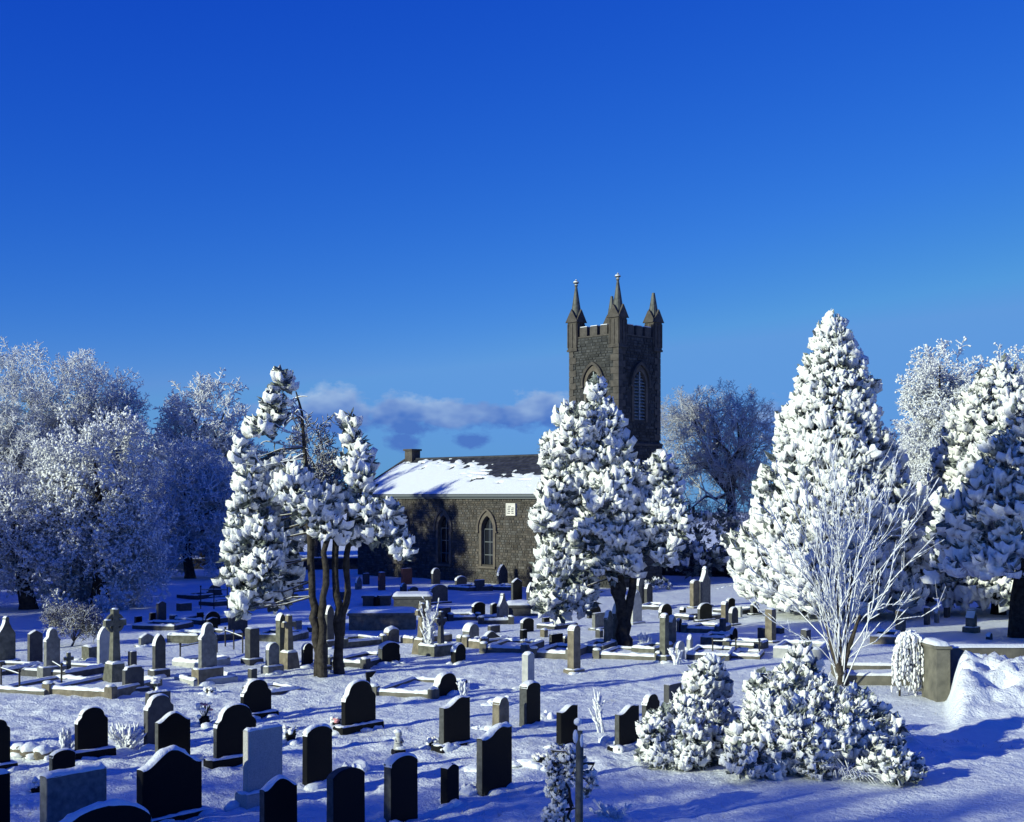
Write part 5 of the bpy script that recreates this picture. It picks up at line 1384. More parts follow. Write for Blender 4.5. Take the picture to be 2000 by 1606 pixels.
copy_tree(PB, 'frosted tree at the far back left below the lacy one', ((300-XC)/FPX*108, 108), .9, .70, 3.5)
# trees beyond the left edge of the picture and behind the viewer: they stand there and shade the churchyard
OUT = [(T0, -31, 62, 1.25, 1.72, .4, 'very tall frosted tree beyond the left edge, level with the church'), (T0, -35, 68, 1.3, 1.95, 2.2, 'tallest frosted tree beyond the left edge, level with the church'),
 (T0, -29, 46.5, 1.1, 1.62, 4.4, 'frosted tree beyond the left edge, level with the celtic cross'), (T0, -28.5, 41.3, .6, 1.0, 1.7, 'small frosted tree beyond the left edge'), (T0, -32.5, 53, 1.0, 1.2, 3.0, 'smaller frosted tree beyond the left edge'), (PB, -41, 73, 1.0, 1.1, 1.0, 'tall frosted tree far beyond the left edge'), (PC, -34, 57.5, .8, .9, 5.0, 'middling frosted tree beyond the left edge'),
 (PB, -32, 5, .7, .71, .4, 'frosted tree behind the viewer, farthest out to the left'), (PC, -27, 4.2, .65, .72, 1.4, 'frosted tree behind the viewer, second from the left'), (PB, -22, 4.6, .7, .69, 2.0, 'frosted tree behind the viewer, in the middle of its row'), (PC, -17.5, 3, .6, .68, 3.3, 'frosted tree behind the viewer, second from the right'), (PB, -13.5, 1.5, .55, .64, 4.3, 'frosted tree behind the viewer, nearest of its row')]
for src, x, y, s, z, r_, lb in OUT: copy_tree(src, lb, (x, y), s, z, r_, 'trees outside the view')

YP = 36.9
lobes_tree('tall snowy pine left of the church with two bare grey stems', [[(622, 1322, .17), (618, 1240, .125), (612, 1180, .115), (604, 1060, .10), (597, 900, .07), (592, 830, .045), (578, 765, .02)], [(630, 1322, .15, -.15), (628, 1230, .11, -.12), (634, 1160, .10, -.1), (640, 1050, .08)]],
  [(553, 748, 20, 24), (538, 785, 22, 22), (532, 815, 24, 24), (510, 842, 24, 18), (472, 888, 16, 28), (537, 910, 20, 28), (490, 950, 30, 48), (472, 1000, 26, 36), (530, 965, 34, 40), (575, 955, 34, 45), (605, 985, 40, 36), (640, 985, 28, 45), (640, 1030, 34, 28), (480, 1040, 34, 38), (460, 1085, 22, 30), (515, 1040, 36, 36), (556, 1055, 32, 36, .5), (470, 1125, 30, 26), (515, 1110, 36, 36), (555, 1120, 36, 38, .8), (490, 1165, 28, 26), (535, 1165, 34, 28, .6), (475, 1190, 18, 12), (585, 1040, 26, 30, .9)],
  YP, 21, dens=29, size=(.27, .55), droop=.45, thick=.34, base=at(625, 1320), depthk=1.0, twigs=22, needles=8, links=[(592, 830, 545, 800), (588, 810, 552, 770), (593, 850, 540, 838), (596, 870, 520, 862), (597, 880, 500, 885), (594, 845, 565, 880), (585, 790, 560, 825), (596, 890, 545, 905), (580, 775, 560, 790), (592, 835, 575, 800), (597, 895, 470, 905)])
lobes_tree('slender snowy pine with a narrow spire, right of the two-stemmed pine', [[(664, 1313, .17), (660, 1230, .12), (657, 1120, .10), (655, 1040, .09)], [(667, 1225, .10), (676, 1150, .09), (684, 1060, .08), (692, 950, .05), (692, 860, .03)]],
  [(686, 830, 11, 20), (692, 860, 18, 22), (703, 890, 18, 20), (714, 905, 16, 18), (702, 930, 24, 18), (708, 955, 20, 16), (676, 985, 26, 26), (715, 1000, 32, 32), (752, 1000, 26, 30), (700, 1040, 36, 24), (745, 1040, 32, 24), (775, 1050, 20, 22), (788, 1075, 14, 26), (675, 1045, 20, 22), (672, 905, 10, 8)],
  YP+.4, 22, dens=29, size=(.26, .52), droop=.45, thick=.34, base=at(667, 1313), depthk=1.0, twigs=20, needles=8)
lobes_tree('broad snowy cypress in front of the tower with a twisted dark trunk', [[(1221, 1266, .26), (1218, 1215, .22), (1214, 1180, .2), (1200, 1140, .16), (1185, 1090, .12)], [(1216, 1185, .16), (1210, 1120, .15), (1205, 1040, .1)], [(1224, 1200, .14), (1236, 1140, .12), (1248, 1080, .09), (1262, 1000, .06)]],
  [(1165, 762, 7, 16), (1172, 800, 22, 28), (1150, 830, 28, 38), (1188, 830, 24, 34), (1108, 820, 20, 28), (1120, 860, 28, 42), (1080, 885, 22, 40), (1170, 890, 42, 50), (1205, 900, 26, 44), (1092, 945, 30, 46), (1140, 950, 36, 46), (1190, 970, 46, 54), (1235, 930, 18, 26), (1245, 985, 30, 46), (1070, 1000, 22, 36), (1060, 1022, 18, 24, .4), (1100, 1020, 34, 42, .6), (1160, 1040, 44, 50), (1215, 1050, 46, 54), (1190, 1100, 44, 34), (1225, 1105, 26, 24), (1292, 930, 24, 38), (1268, 955, 24, 46), (1308, 975, 24, 36), (1278, 1010, 28, 46), (1290, 1000, 20, 44), (1325, 1020, 20, 36), (1305, 1060, 24, 30), (1298, 1092, 18, 22), (1270, 1040, 26, 44), (1085, 1080, 32, 36, .8), (1075, 1125, 30, 36, .8), (1110, 1110, 36, 46, .8), (1090, 1165, 42, 32, .8), (1065, 1185, 18, 24, .6), (1140, 1150, 24, 40, .9), (1140, 1185, 12, 22, .7), (1090, 1200, 18, 14, .7)],
  43.9, 23, dens=22, size=(.30, .60), droop=.5, thick=.32, base=at(1221, 1265), depthk=1.05, twigs=20, elong=1.1)
conifer('biggest sunlit snow covered conifer, a broad cone right of the bare tree', ((1628-XC)/FPX*55, 55), 12.45, 3.38, 31, n=3500, size=(.50, .85), z_low=.45, prof=[(0, .86), (.08, 1.0), (.2, .97), (.4, .76), (.55, .58), (.7, .44), (.85, .27), (.94, .14), (1, .04)], elong=1.15)
conifer('sunlit snowy conifer at the right with a rounded top', ((1950-XC)/FPX*56, 56), 10.6, 3.1, 32, n=2200, size=(.52, .85), z_low=.5, prof=[(0, .9), (.1, 1.0), (.3, .92), (.55, .74), (.8, .5), (.93, .28), (1, .05)])
X, Y = (1996-XC)/FPX*46.5, 46.5
conifer('dark shaded conifer at the right edge with a thick leaning trunk', (X, Y), 8.9, 2.75, 33, n=1300, size=(.52, .85), z_low=2.3, prof=[(0, .95), (.1, 1.0), (.3, .9), (.6, .7), (.85, .36), (1, .05)], trunk_r=.40, lean=(.9, .2))
conifer('tall conifer standing beyond the left edge of the view', (-14.5, 24), 20.0, 2.5, 34, n=420, size=(.9, 1.2), z_low=11, trunk_r=.2, group='trees outside the view')  # unseen; bare trunk and high crown shaped to shade the right-edge conifer
conifer('short high-crowned conifer standing beyond the left edge of the view', (-23, 38.5), 9.0, 2.1, 36, n=300, size=(.5, .8), z_low=5.4, trunk_r=.2, group='trees outside the view')  # added out of view, crown kept high so its shade falls near the sandstone tomb
lobes_tree('dark shaded evergreen shrub below the wide bare tree', [[(1375, 1140, .1), (1375, 1060, .06)]], [(1345, 1040, 34, 50), (1385, 1060, 38, 52), (1420, 1050, 30, 55), (1365, 1095, 50, 30), (1450, 1080, 26, 44), (1320, 1080, 26, 40)], 79, 25, dens=3.2, size=(.42, .7), base=((1375-XC)/FPX*79, 79), snow_frac=.5, jitter=1)
lobes_tree('clipped hedge block beyond the blue-grey pointed stone', [], [(1283, 1150, 22, 17, 0), (1300, 1150, 14, 16, 0), (1270, 1151, 12, 15, 0)], 71, 26, dens=14, size=(.22, .36), base=((1285-XC)/FPX*71, 71), name='hedge', cat='hedge', group=None, snow_frac=.6)

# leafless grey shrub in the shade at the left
X, Y = at(140, 1262); frosted_tree('leafless grey shrub in the blue shade at the left', (X, Y), 1.6, [(0, 0, .8, .95, .8, .62), (.5, .1, .6, .5, .5, .4)], 14, n_cl=240, cl=(.4, .8), r0=.04, n_limb=14, kids=(5, 3), frost=5, tuft=.04, r_tw=.012, mats=('twig', 'twig', 'frost_dim'), name='leafless_shrub', group='shrubs', levels=2, fork=.1)

# ------------------------------------------------------------------ near plants and small things
def fan_shrub(label, base, ends, seed, r0=.02, frost=26, name='bare_sapling', cat='sapling', side=5, mats=('rimed', 'frost'), bl=.03, r_b=.016, grp=None, start=0.0):
    """Straight frosted shoots from a common foot to given end points (relative to the foot)."""
    r_ = np.random.default_rng(seed); z0 = g1(*base)
    o = thing(name, label, cat, (base[0], base[1], z0), 0, grp)
    ends = np.asarray(ends, float); n = len(ends)
    s = np.stack([r_.normal(0, .05, n), r_.normal(0, .05, n), np.full(n, -.1)+r_.uniform(0, 1, n)**1.3*start], 1)
    s[:, 0] -= .05*np.maximum(s[:, 2], 0)
    t = np.linspace(0, 1, 6)[None, :, None]
    P = s[:, None]+(ends-s)[:, None]*t
    L = np.linalg.norm(ends, axis=1)
    P[:, 1:-1] += r_.normal(0, .018, (n, 4, 3))*L[:, None, None]
    P[:, 1:4, 2] += (L*.035)[:, None]; P[:, 1:4, :2] *= .93
    V, Q = tubes(P, r_b*np.array([1.7, 1.4, 1.15, .95, .75, .4])[None, :]*r_.uniform(.7, 1.3, (n, 1)), 6)
    parts = [(V, Q, 0)]
    # side twigs
    m_ = side*n; i = np.repeat(np.arange(n), side); f = r_.uniform(.3, .98, m_)*4.999; a = f.astype(int); fr = (f-a)[:, None]
    S = P[i, a]*(1-fr)+P[i, a+1]*fr; d = unit(P[i, 5]-P[i, 0]); d = unit(d+r_.normal(0, .42, (m_, 3))+np.array([0, 0, .15]))
    l = (L[i]*r_.uniform(.06, .22, m_))[:, None]
    P2 = np.stack([S, S+d*l*.5+r_.normal(0, .01, (m_, 3)), S+d*l], 1)
    V2, Q2 = tubes(P2, np.array([.6, .5, .3])*r_b, 4); parts.append((V2, Q2, 0))
    V, F, mi = join(*parts); obj('stem', mesh('stem', V, F, M[mats[0]], smooth=True), o)
    # rime along the upper side of every shoot
    k = frost*n; i = r_.integers(0, n, k); f = r_.uniform(.12, 1, k)*4.999; a = f.astype(int); fr = (f-a)[:, None]
    C = P[i, a]*(1-fr)+P[i, a+1]*fr+np.array([0, 0, r_b*.6]); dr = unit(P[i, a+1]-P[i, a])
    k2 = 3*m_; i2 = r_.integers(0, m_, k2); f2 = r_.uniform(0, 1, k2)[:, None]
    C2 = P2[i2, 0]*(1-f2)+P2[i2, 2]*f2; dr2 = unit(P2[i2, 2]-P2[i2, 0])
    C = np.concatenate([C, C2]); dr = np.concatenate([dr, dr2])
    S3 = np.stack([np.full(len(C), bl), np.full(len(C), bl), r_.uniform(.06, .13, len(C))], 1)*r_.uniform(.5, 1.1, (len(C), 1))
    V, T = ico(0); V, T = scatter(V, T, rotframes(dr), S3, C)
    obj('rime', mesh('rime', V, T, M[mats[1]], smooth=True), o)
    return o

# bare frosted sapling on the right
X, Y = at(1641, 1338); r_ = np.random.default_rng(8); sc = Y/FPX
ep = [(1438, 1126), (1460, 1104), (1470, 1180), (1500, 985), (1512, 905), (1540, 1010), (1548, 862), (1575, 930), (1590, 870), (1610, 960), (1622, 880), (1640, 850), (1652, 905), (1664, 870), (1680, 930), (1690, 1000), (1702, 960), (1722, 900), (1755, 872), (1746, 930), (1770, 985), (1800, 930), (1831, 937), (1822, 1050), (1475, 1060), (1520, 1000), (1838, 1180), (1790, 1150), (1720, 1040), (1560, 1080), (1530, 1130), (1490, 1060), (1600, 1020), (1660, 1020), (1745, 1090), (1570, 980), (1630, 930)]
ends = []
for (px, py) in ep:
    dy = r_.uniform(-1.3, 1.3); p = at_depth(px, py, Y+dy); ends.append((p[0]-X, dy, p[2]))
for k in range(8):
    a = r_.uniform(0, 6.28); h = r_.uniform(2.2, 5.6); rr = r_.uniform(.2, 1)*(.5+h*.34)
    ends.append((rr*math.cos(a)+.1, rr*math.sin(a)*.8, h))
sap = fan_shrub('bare frost-coated young tree with fanning shoots behind the bushes', (X, Y), ends, 41, frost=40, side=12, r_b=.0108, bl=.0155, start=1.9, name='bare_sapling', cat='tree', grp=None)
mb = MB()
for P in ([(0, 0, -.3), (.02, 0, .5), (-.05, 0, 1.4), (-.08, .05, 2.6), (-.05, .05, 3.6)], [(.14, .1, -.3), (.12, .1, .5), (.2, .1, 1.6), (.34, .15, 2.9)], [(.02, -.05, .3), (-.22, 0, 1.0), (-.38, 0, 1.7)], [(.05, 0, .45), (.28, -.05, 1.2), (.5, -.1, 1.9)]):
    mb.tube(P, np.linspace(.10, .028, len(P)), 8)
mb.build('trunk', M['bark_snow'], sap)

# snow laden bushes
lobes_tree('left snowy evergreen bush, with a separate upright tuft at its top', [], [(1385, 1305, 16, 16, .9), (1372, 1335, 26, 24, .9), (1400, 1340, 18, 24, 1.2), (1355, 1375, 30, 22, .8), (1330, 1400, 30, 26, .4), (1290, 1410, 22, 18, .2), (1370, 1405, 34, 28, .5), (1405, 1400, 26, 28, .9), (1300, 1440, 30, 26), (1345, 1440, 36, 34), (1395, 1440, 36, 30, .3), (1290, 1475, 24, 20), (1335, 1480, 34, 24), (1385, 1480, 36, 24), (1425, 1465, 20, 26, .3), (1276, 1428, 18, 20), (1280, 1468, 24, 24), (1430, 1435, 22, 22, .6), (1310, 1490, 26, 16)],
  24.6, 51, dens=80, size=(.12, .29), thick=.5, spikes=420, jitter=.5, base=at(1360, 1497), group='snow laden bushes', name='snowy_bush', cat='bush', nmat='needle_f', needles=8, depthk=1.0, fingers=4, droop=.36, snow_frac=.93)
lobes_tree('largest snowy evergreen bush, spreading below the bare young tree', [], [(1565, 1290, 18, 20, 1.3), (1550, 1320, 24, 22, 1.2), (1580, 1330, 26, 24, 1.2), (1530, 1350, 30, 24, 1.0), (1485, 1345, 20, 22, 1.1), (1600, 1350, 22, 22, 1.1), (1560, 1370, 36, 26, .9), (1500, 1385, 34, 26, .7), (1620, 1375, 28, 22, .8), (1675, 1370, 20, 18, .8), (1655, 1390, 30, 22, .7), (1700, 1400, 26, 24, .8), (1590, 1400, 40, 28, .5), (1530, 1410, 40, 30, .3), (1480, 1425, 34, 26, .2), (1640, 1420, 36, 28, .4), (1690, 1430, 34, 28, .6), (1735, 1430, 24, 26, .8), (1450, 1460, 26, 22), (1500, 1455, 40, 28), (1560, 1450, 42, 30), (1615, 1455, 34, 28, .2), (1675, 1465, 36, 26, .5), (1730, 1465, 28, 24, .8), (1445, 1490, 24, 20), (1490, 1500, 36, 24), (1545, 1500, 40, 26), (1590, 1495, 30, 26)],
  23.6, 52, dens=78, size=(.12, .30), thick=.5, spikes=800, jitter=.5, base=at(1570, 1520), group='snow laden bushes', name='snowy_bush', cat='bush', nmat='needle_f', needles=8, depthk=1.0, fingers=4, droop=.36, snow_frac=.92)
lobes_tree('low snowy bush with arching grass at the right end of the bushes', [], [(1745, 1490, 22, 18), (1775, 1495, 22, 18), (1790, 1510, 16, 12), (1725, 1510, 20, 12), (1760, 1515, 24, 12), (1700, 1500, 20, 16, .2)], 23.1, 53, dens=85, size=(.10, .22), thick=.42, base=at(1752, 1528), group='snow laden bushes', name='snowy_bush', cat='bush', nmat='needle_f', needles=12, fingers=3, droop=.36)
def grass(label, base, n, L, lean, seed, spread=.9, grp='frosted grasses'):
    r_ = np.random.default_rng(seed)
    o = thing('grass_tuft', label, 'grass', (base[0], base[1], g1(*base)), 0, grp)
    a = r_.uniform(0, 6.28, n); l = r_.uniform(.5, 1, n)*L
    d = np.stack([np.cos(a)*spread+lean[0], np.sin(a)*spread*.8+lean[1], np.full(n, .9)], 1)*r_.uniform(.5, 1, (n, 1)); d = unit(d)
    t = np.linspace(0, 1, 6)[None, :, None]; s = np.stack([r_.normal(0, .08, n), r_.normal(0, .08, n), np.zeros(n)], 1)
    P = s[:, None]+d[:, None]*l[:, None, None]*t; P[:, :, 2] -= (l[:, None]*.75*t[:, :, 0]**2.2)*np.hypot(d[:, 0], d[:, 1])[:, None]
    V, Q = tubes(P, np.array([.011, .011, .010, .009, .007, .004]), 4)
    obj('blades', mesh('blades', V, Q, M['frost'], smooth=True), o); return o
grass('frosted arching grass in front of the right part of the big bush', at(1650, 1518), 90, 1.25, (.35, -.3), 61)
grass('frosted grass right of the bushes, arching over the low one', at(1722, 1500), 60, 1.0, (.5, 0), 62)
grass('dark grass stalks behind the right end of the bushes', at(1755, 1452), 40, .8, (.4, .2), 63)

# weeping frosted shrubs
def weeping(label, base, h, w, n, seed, grp, pole=.03, name='weeping_shrub', bl=.06):
    r_ = np.random.default_rng(seed); o = thing(name, label, 'shrub', (base[0], base[1], g1(*base)), 0, grp)
    mb = MB(); mb.tube([(-w*.35, 0, -.2), (-w*.34, 0, h*.5), (-w*.2, 0, h*.93)], np.array([pole, pole*.9, pole*.6]), 7); mb.build('stem', M['bark'], o)
    s = np.array([-w*.15, 0, h*.93])
    ax = r_.uniform(-.55, .62, n)*w; ay = r_.normal(0, .18, n)*w; low = r_.uniform(.02, .45, n)*h
    e = np.stack([ax, ay, low], 1); top = np.stack([ax*.75, ay*.7, h*(.99-.22*np.abs(ax/w)**1.3+r_.uniform(-.03, .03, n))], 1)
    P = np.stack([np.tile(s, (n, 1)), s*.45+top*.55+[0, 0, .03*h], top, top*.45+e*.55+np.stack([ax*.12, ay*.1, np.full(n, .08*h)], 1), e], 1)
    t = np.linspace(0, 3.999, 14); a = t.astype(int); f = (t-a)[None, :, None]
    P = P[:, a]*(1-f)+P[:, a+1]*f; P[:, 1:] += r_.normal(0, .012, P[:, 1:].shape)
    V, Q = tubes(P, np.linspace(.018, .006, 14), 4); obj('branch', mesh('branch', V, Q, M['bark_snow'], smooth=True), o)
    k = n*46; i = r_.integers(0, n, k); u = r_.uniform(.08, 1, k)*12.999; a = u.astype(int); f = (u-a)[:, None]
    C = P[i, a]*(1-f)+P[i, a+1]*f+r_.normal(0, .012, (k, 3)); d = unit(P[i, a+1]-P[i, a])
    V, T = ico(0); V, T = scatter(V, T, rotframes(d), np.stack([np.full(k, bl*.75), np.full(k, bl*.75), np.full(k, bl*1.6)], 1)*r_.uniform(.5, 1.15, (k, 1)), C)
    obj('rime', mesh('rime', V, T, M['tree_snow'], smooth=True), o); return o
weeping('white weeping shrub arching like a fountain beside the concrete pier', at(1778, 1357), 1.62, .78, 75, 71, 'weeping frosted shrubs', bl=.04)
lobes_tree('snow-clotted weeping rose hanging left of the weathered post in front', [[(1118, 1620, .02), (1112, 1560, .02), (1105, 1490, .02)], [(1085, 1606, .014), (1095, 1545, .016), (1080, 1490, .012)]], [(1092, 1474, 20, 14), (1115, 1482, 14, 14), (1082, 1492, 12, 14), (1128, 1490, 8, 14), (1085, 1520, 13, 24), (1098, 1540, 10, 22), (1118, 1505, 8, 20), (1076, 1545, 6, 16), (1090, 1572, 10, 18), (1080, 1594, 16, 16), (1095, 1604, 16, 12), (1152, 1516, 5, 10), (1158, 1534, 5, 12), (1144, 1553, 5, 8)], 20.0, 72, dens=230, size=(.06, .14), thick=.42, base=at(1105, 1622), group='weeping frosted shrubs', name='weeping_rose', cat='shrub', nmat='needle_f', needles=6, fingers=3, droop=.6, depthk=1.0, jitter=.12, lvl=0, elong=1.3, twigs=18)
X, Y = at(1131, 1630); o = thing('wooden_post', 'weathered grey post with a snow ball on its tip, carrying the weeping rose', 'post', (X, Y, g1(X, Y)), 0)
mb = MB(); mb.tube([(0, 0, -.3), (.0, 0, .6), (.01, 0, 1.2), (.0, 0, 1.48)], np.array([.062, .058, .056, .05]), 8); mb.build('shaft', M['lichen'], o)
mb = MB(); mb.blob((-.02, 0, 1.62), .06, .06, .065, seed=4); mb.blob((-.05, -.02, 1.4), .045, .04, .10, seed=5); mb.blob((.03, -.03, 1.34), .03, .03, .11, seed=6); mb.build('snow_cap', M['snow'], o)

# frosted shoots, small plants and flowers
def shoots(label, base, h, w, n, seed, grp='frosted plants on the graves', name='frosted_plant', side=4, bl=.05, lean=0):
    r_ = np.random.default_rng(seed)
    e = np.stack([r_.uniform(-1, 1, n)*w+lean, r_.uniform(-1, 1, n)*w*.7, r_.uniform(.45, 1, n)*h], 1)
    return fan_shrub(label, base, e, seed, name=name, cat='plant', side=side+3, bl=bl*.5, r_b=.009, frost=16, grp=grp)
shoots('tall frosted shoots between two stone crosses', at(838, 1276), 1.75, .32, 22, 81, bl=.06)
shoots('low frosted plants left of the grey shouldered headstone', at(246, 1458), .42, .38, 34, 82, bl=.05)
shoots('frosted plant left of the black shouldered headstone by the boulders', at(130, 1466), .46, .16, 16, 83, bl=.05)
shoots('thin frosted sapling leaning in the open snow near the dark stones', at(1178, 1432), .95, .14, 7, 84, side=5, lean=-.22)
shoots('frosted flowers at the foot of the cypress trunk', at(1259, 1270), .5, .22, 22, 85, bl=.06)
shoots('frosted stalks behind the black headstone in the middle', at(905, 1372), .5, .16, 9, 86, bl=.045)
shoots('sprawling frosted twigs right of the front post', at(1195, 1592), .16, .35, 12, 87, bl=.035)
shoots('frosted plant beside the lone pillar kerb on the right', at(1322, 1300), .45, .2, 16, 88, bl=.05)

PINK = material('pink_petal', (.60, .28, .30), .7, .2); WHT = material('white_petal', (.75, .74, .72), .7, .2); LEAF = material('dark_leaf', (.03, .05, .03), .7, .2)
def bouquet(label, p, h, cols, seed, pot=True, w=.14, grp='flower pots on graves'):
    r_ = np.random.default_rng(seed); X, Y = at(*p); o = thing('flower_pot', label, 'flowers', (X, Y, g1(X, Y)), 0, grp)
    if pot:
        mb = MB(); V, Q = tubes(np.array([[(0, 0, -.02), (0, 0, .08), (0, 0, .16)]]), np.array([.07, .09, .11])*w/.14, 10); mb.add(V, Q, smooth=True); mb.build('pot', M['black'], o)
    mb = MB()
    for k in range(14):
        a, e = r_.uniform(0, 6.28), r_.uniform(.3, 1); mb.tube([(0, 0, .1), (w*e*.6*math.cos(a), w*e*.6*math.sin(a), h*.6), (w*e*math.cos(a), w*e*math.sin(a), h*r_.uniform(.7, 1))], .008, 4)
    mb.build('stems', LEAF, o)
    for k in range(9):
        a, e = r_.uniform(0, 6.28), r_.uniform(.2, 1); c = (w*e*math.cos(a), w*e*math.sin(a), h*r_.uniform(.65, 1.0)); mb = MB()
        for q in range(5): mb.blob((c[0]+.025*math.cos(q*1.26), c[1]+.025*math.sin(q*1.26), c[2]), .035, .035, .028, seed=k*9+q, lvl=0)
        mb.blob((c[0], c[1], c[2]+.02), .022, seed=k, lvl=0); mb.build('bloom', cols[k % len(cols)], o)
    mb = MB()
    for k in range(6): a = r_.uniform(0, 6.28); mb.blob((w*.8*math.cos(a), w*.8*math.sin(a), r_.uniform(.3, 1)*h), r_.uniform(.03, .06), seed=k+seed)
    for k in range(4): a = k*1.57+.4; mb.blob((w*1.2*math.cos(a), w*1.2*math.sin(a), .0), .13, .12, .07, seed=k+seed+9)
    mb.build('snow', M['snow'], o); return o
bouquet('pot of pink and white flowers beside the broad black headstone', (400, 1412), .46, (PINK, WHT, WHT), 91, w=.19)
bouquet('small dark pot of frosted flowers right of the pale granite slab', (568, 1452), .30, (WHT,), 92, w=.15)
bouquet('snowy flower tray at the left foot of the tall notched headstone', (657, 1418), .18, (WHT, PINK), 93, w=.14)
bouquet('snowy flower holder at the left foot of the black headstone in the middle', (846, 1464), .18, (WHT,), 94, w=.14)
bouquet('tan flower pot tipped over in the snow left of the weeping rose', (1057, 1502), .22, (WHT,), 95, w=.15)
bouquet('snowy flowers on a flat tray in front of the tall grey shouldered stone', (410, 1350), .18, (WHT,), 96, w=.15)
bouquet('little snowy vase of flowers at the kerb right of the celtic cross', (303, 1352), .38, (WHT,), 97, w=.09)
bouquet('snow-covered flowers behind the low wide grey slab', (72, 1538), .22, (WHT,), 98, w=.16)

# small snow covered ornament: a kneeling child figure
X, Y = at(778, 1474); o = thing('grave_ornament', 'small snow-covered child statue on a dark block in the open snow', 'statue', (X, Y, g1(X, Y)), R(30))
mb = MB(); mb.box(-.11, .11, -.1, .1, -.1, .10, ch=.015); mb.build('block', M['black'], o)
mb = MB(); V, Q = tubes(np.array([[(0, 0, .1), (0, 0, .16), (.0, 0, .24), (0, -.01, .31), (0, -.01, .34)]]), np.array([.10, .095, .075, .06, .03]), 10); mb.add(V, Q, smooth=True)
for s in (-1, 1): mb.tube([(s*.06, 0, .30), (s*.085, -.05, .24), (s*.02, -.10, .25)], .022, 6)
mb.build('body', M['light'], o)
mb = MB(); mb.blob((0, -.015, .40), .065, .065, .075, seed=2, rough=.03, lvl=2); mb.build('head', M['light'], o)
mb = MB(); mb.blob((-.02, .0, .45), .07, .07, .045, seed=3); mb.blob((0, .05, .31), .1, .05, .04, seed=4); mb.blob((.02, -.08, .13), .11, .05, .04, seed=5); mb.build('snow_cap', M['snow'], o)

# snow covered boulders edging a grave at the left
for k, (px, py, r, lb) in enumerate([(38, 1472, .17, 'snowy boulder with a yellowish face, leftmost of the row'), (60, 1476, .19, 'second snowy boulder of the row from the left'), (84, 1478, .18, 'third snowy boulder of the row, middle'), (103, 1472, .15, 'dark-sided snowy boulder near the right end of the row'), (128, 1480, .17, 'snowy boulder touching the black shouldered headstone')]):
    X, Y = at(px, py); o = thing('boulder', lb, 'boulder', (X, Y, g1(X, Y)), k*.7, 'snowy boulders edging a grave')
    mb = MB(); mb.blob((0, 0, r*.5), r, r*.85, r*.8, seed=k+3, rough=.12, lvl=2); mb.build('rock', M['sand' if k != 3 else 'dark'], o)
    mb = MB(); mb.blob((0, 0, r*.78), r*.98, r*.9, r*.62, seed=k+30, rough=.1, lvl=2); mb.blob((0, -r*.7, .02), r*.9, r*.5, r*.35, seed=k+40, rough=.2); mb.build('snow_cap', M['snow'], o)
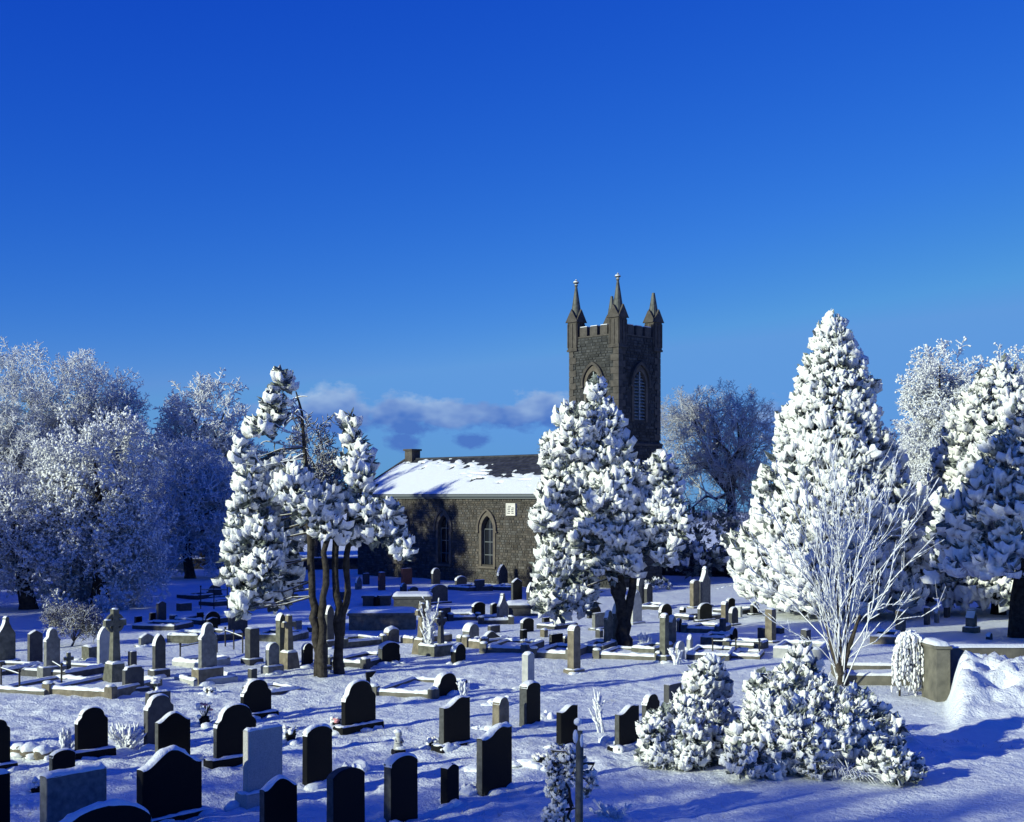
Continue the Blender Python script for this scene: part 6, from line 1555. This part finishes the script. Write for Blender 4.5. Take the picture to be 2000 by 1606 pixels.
# humps of snow over things left on the graves
for k, (px, py, r, h, lb) in enumerate([(700, 1500, .24, .24, 'pointed little heap of snow between the front headstones'), (930, 1505, .26, .14, 'rounded snow hump left of the slanting-capped headstone'), (940, 1430, .3, .12, 'snow hump behind the small tan-sided stone'), (1205, 1455, .34, .22, 'snow heap left of the headstone by the bushes'), (1060, 1410, .26, .2, 'snow hump right of the grey-edged black headstone'), (985, 1375, .5, .14, 'long rough snow hump left of the grey-edged black headstone'), (255, 1508, .13, .12, 'small snow ball beside the biggest black headstone'), (45, 1560, .22, .13, 'snow hump left of the low wide grey slab'), (915, 1545, .24, .14, 'snow hump behind the smallest black headstone'), (665, 1434, .2, .1, 'snow lump at the foot of the tall notched headstone'), (1040, 1500, .34, .15, 'snow drift against the tipped flower pot')]):
    X, Y = at(px, py); o = thing('snow_heap', lb, 'snow heap', (X, Y, g1(X, Y)-.02), k*.9, 'heaps of snow on graves')
    mb = MB(); r_ = np.random.default_rng(k+200)
    mb.blob((0, 0, h*.08), r*.9, r*.65, h*.62, seed=k+60, rough=.2, lvl=2)
    for q in range(9): mb.blob((r_.uniform(-1.1, 1.1)*r, r_.uniform(-.7, .7)*r, h*.08), r*r_.uniform(.15, .4), r*r_.uniform(.15, .35), h*r_.uniform(.25, .7), seed=k*17+q, rough=.25, lvl=2)
    mb.build('heap', M['snow'], o)
# scraps of bare stone in the snow bank
for k, (x, y, lb) in enumerate([(11.6, 29.3, 'small brown stone at the left foot of the snow bank'), (12.0, 30.4, 'brown clod showing on the left slope of the snow bank'), (12.9, 31.3, 'brown stone half way up the snow bank'), (13.6, 30.2, 'little dark stone low on the snow bank'), (11.4, 31.4, 'stone beside the pier at the edge of the snow bank')]):
    o = thing('loose_stone', lb, 'stone', (x, y, g1(x, y)), k, 'stones in the snow bank')
    mb = MB(); mb.blob((0, 0, .01), .12, .09, .07, seed=k+80, rough=.2, lvl=1); mb.build('rock', M['sand'], o)
    mb = MB(); mb.blob((.02, .03, .05), .10, .08, .045, seed=k+90, rough=.2, lvl=1); mb.build('snow_cap', M['snow'], o)

# tips of dead grass showing through the snow of the near ground
r_ = np.random.default_rng(77)
n = 9000; Y = 19+r_.uniform(0, 1, n)**1.2*24; X = (r_.uniform(-.42, .42, n))*Y
ok = vnoise(X/1.6, Y/1.6, 51)+.6*vnoise(X/.5, Y/.5, 52) > .10
ok &= ~((X > 2.2) & (Y < 25.5)) | (r_.uniform(size=n) < .12)
X, Y = X[ok], Y[ok]; n = len(X); b = 3
i = np.repeat(np.arange(n), b); m_ = len(i)
px_, py_ = X[i]+r_.normal(0, .03, m_), Y[i]+r_.normal(0, .03, m_); pz_ = gh(px_, py_)-.02
d = np.stack([r_.normal(0, .5, m_), r_.normal(0, .5, m_), np.full(m_, .8)], 1); L = r_.uniform(.05, .12, (m_, 1)); w = unit(np.cross(d, r_.normal(0, 1, (m_, 3))))*.004
s0 = np.stack([px_, py_, pz_], 1)
V = np.stack([s0-w, s0+w, s0+unit(d)*L], 1).reshape(-1, 3); F = np.arange(m_*3).reshape(-1, 3)
tag(obj('grass', mesh('grass', V, F, material('frosted_grass', (.20, .19, .14), .9, .1, (.42, .42, .40), 9))), 'thin dead grass tips poking through the snow between the near graves', 'grass', None, 'stuff')
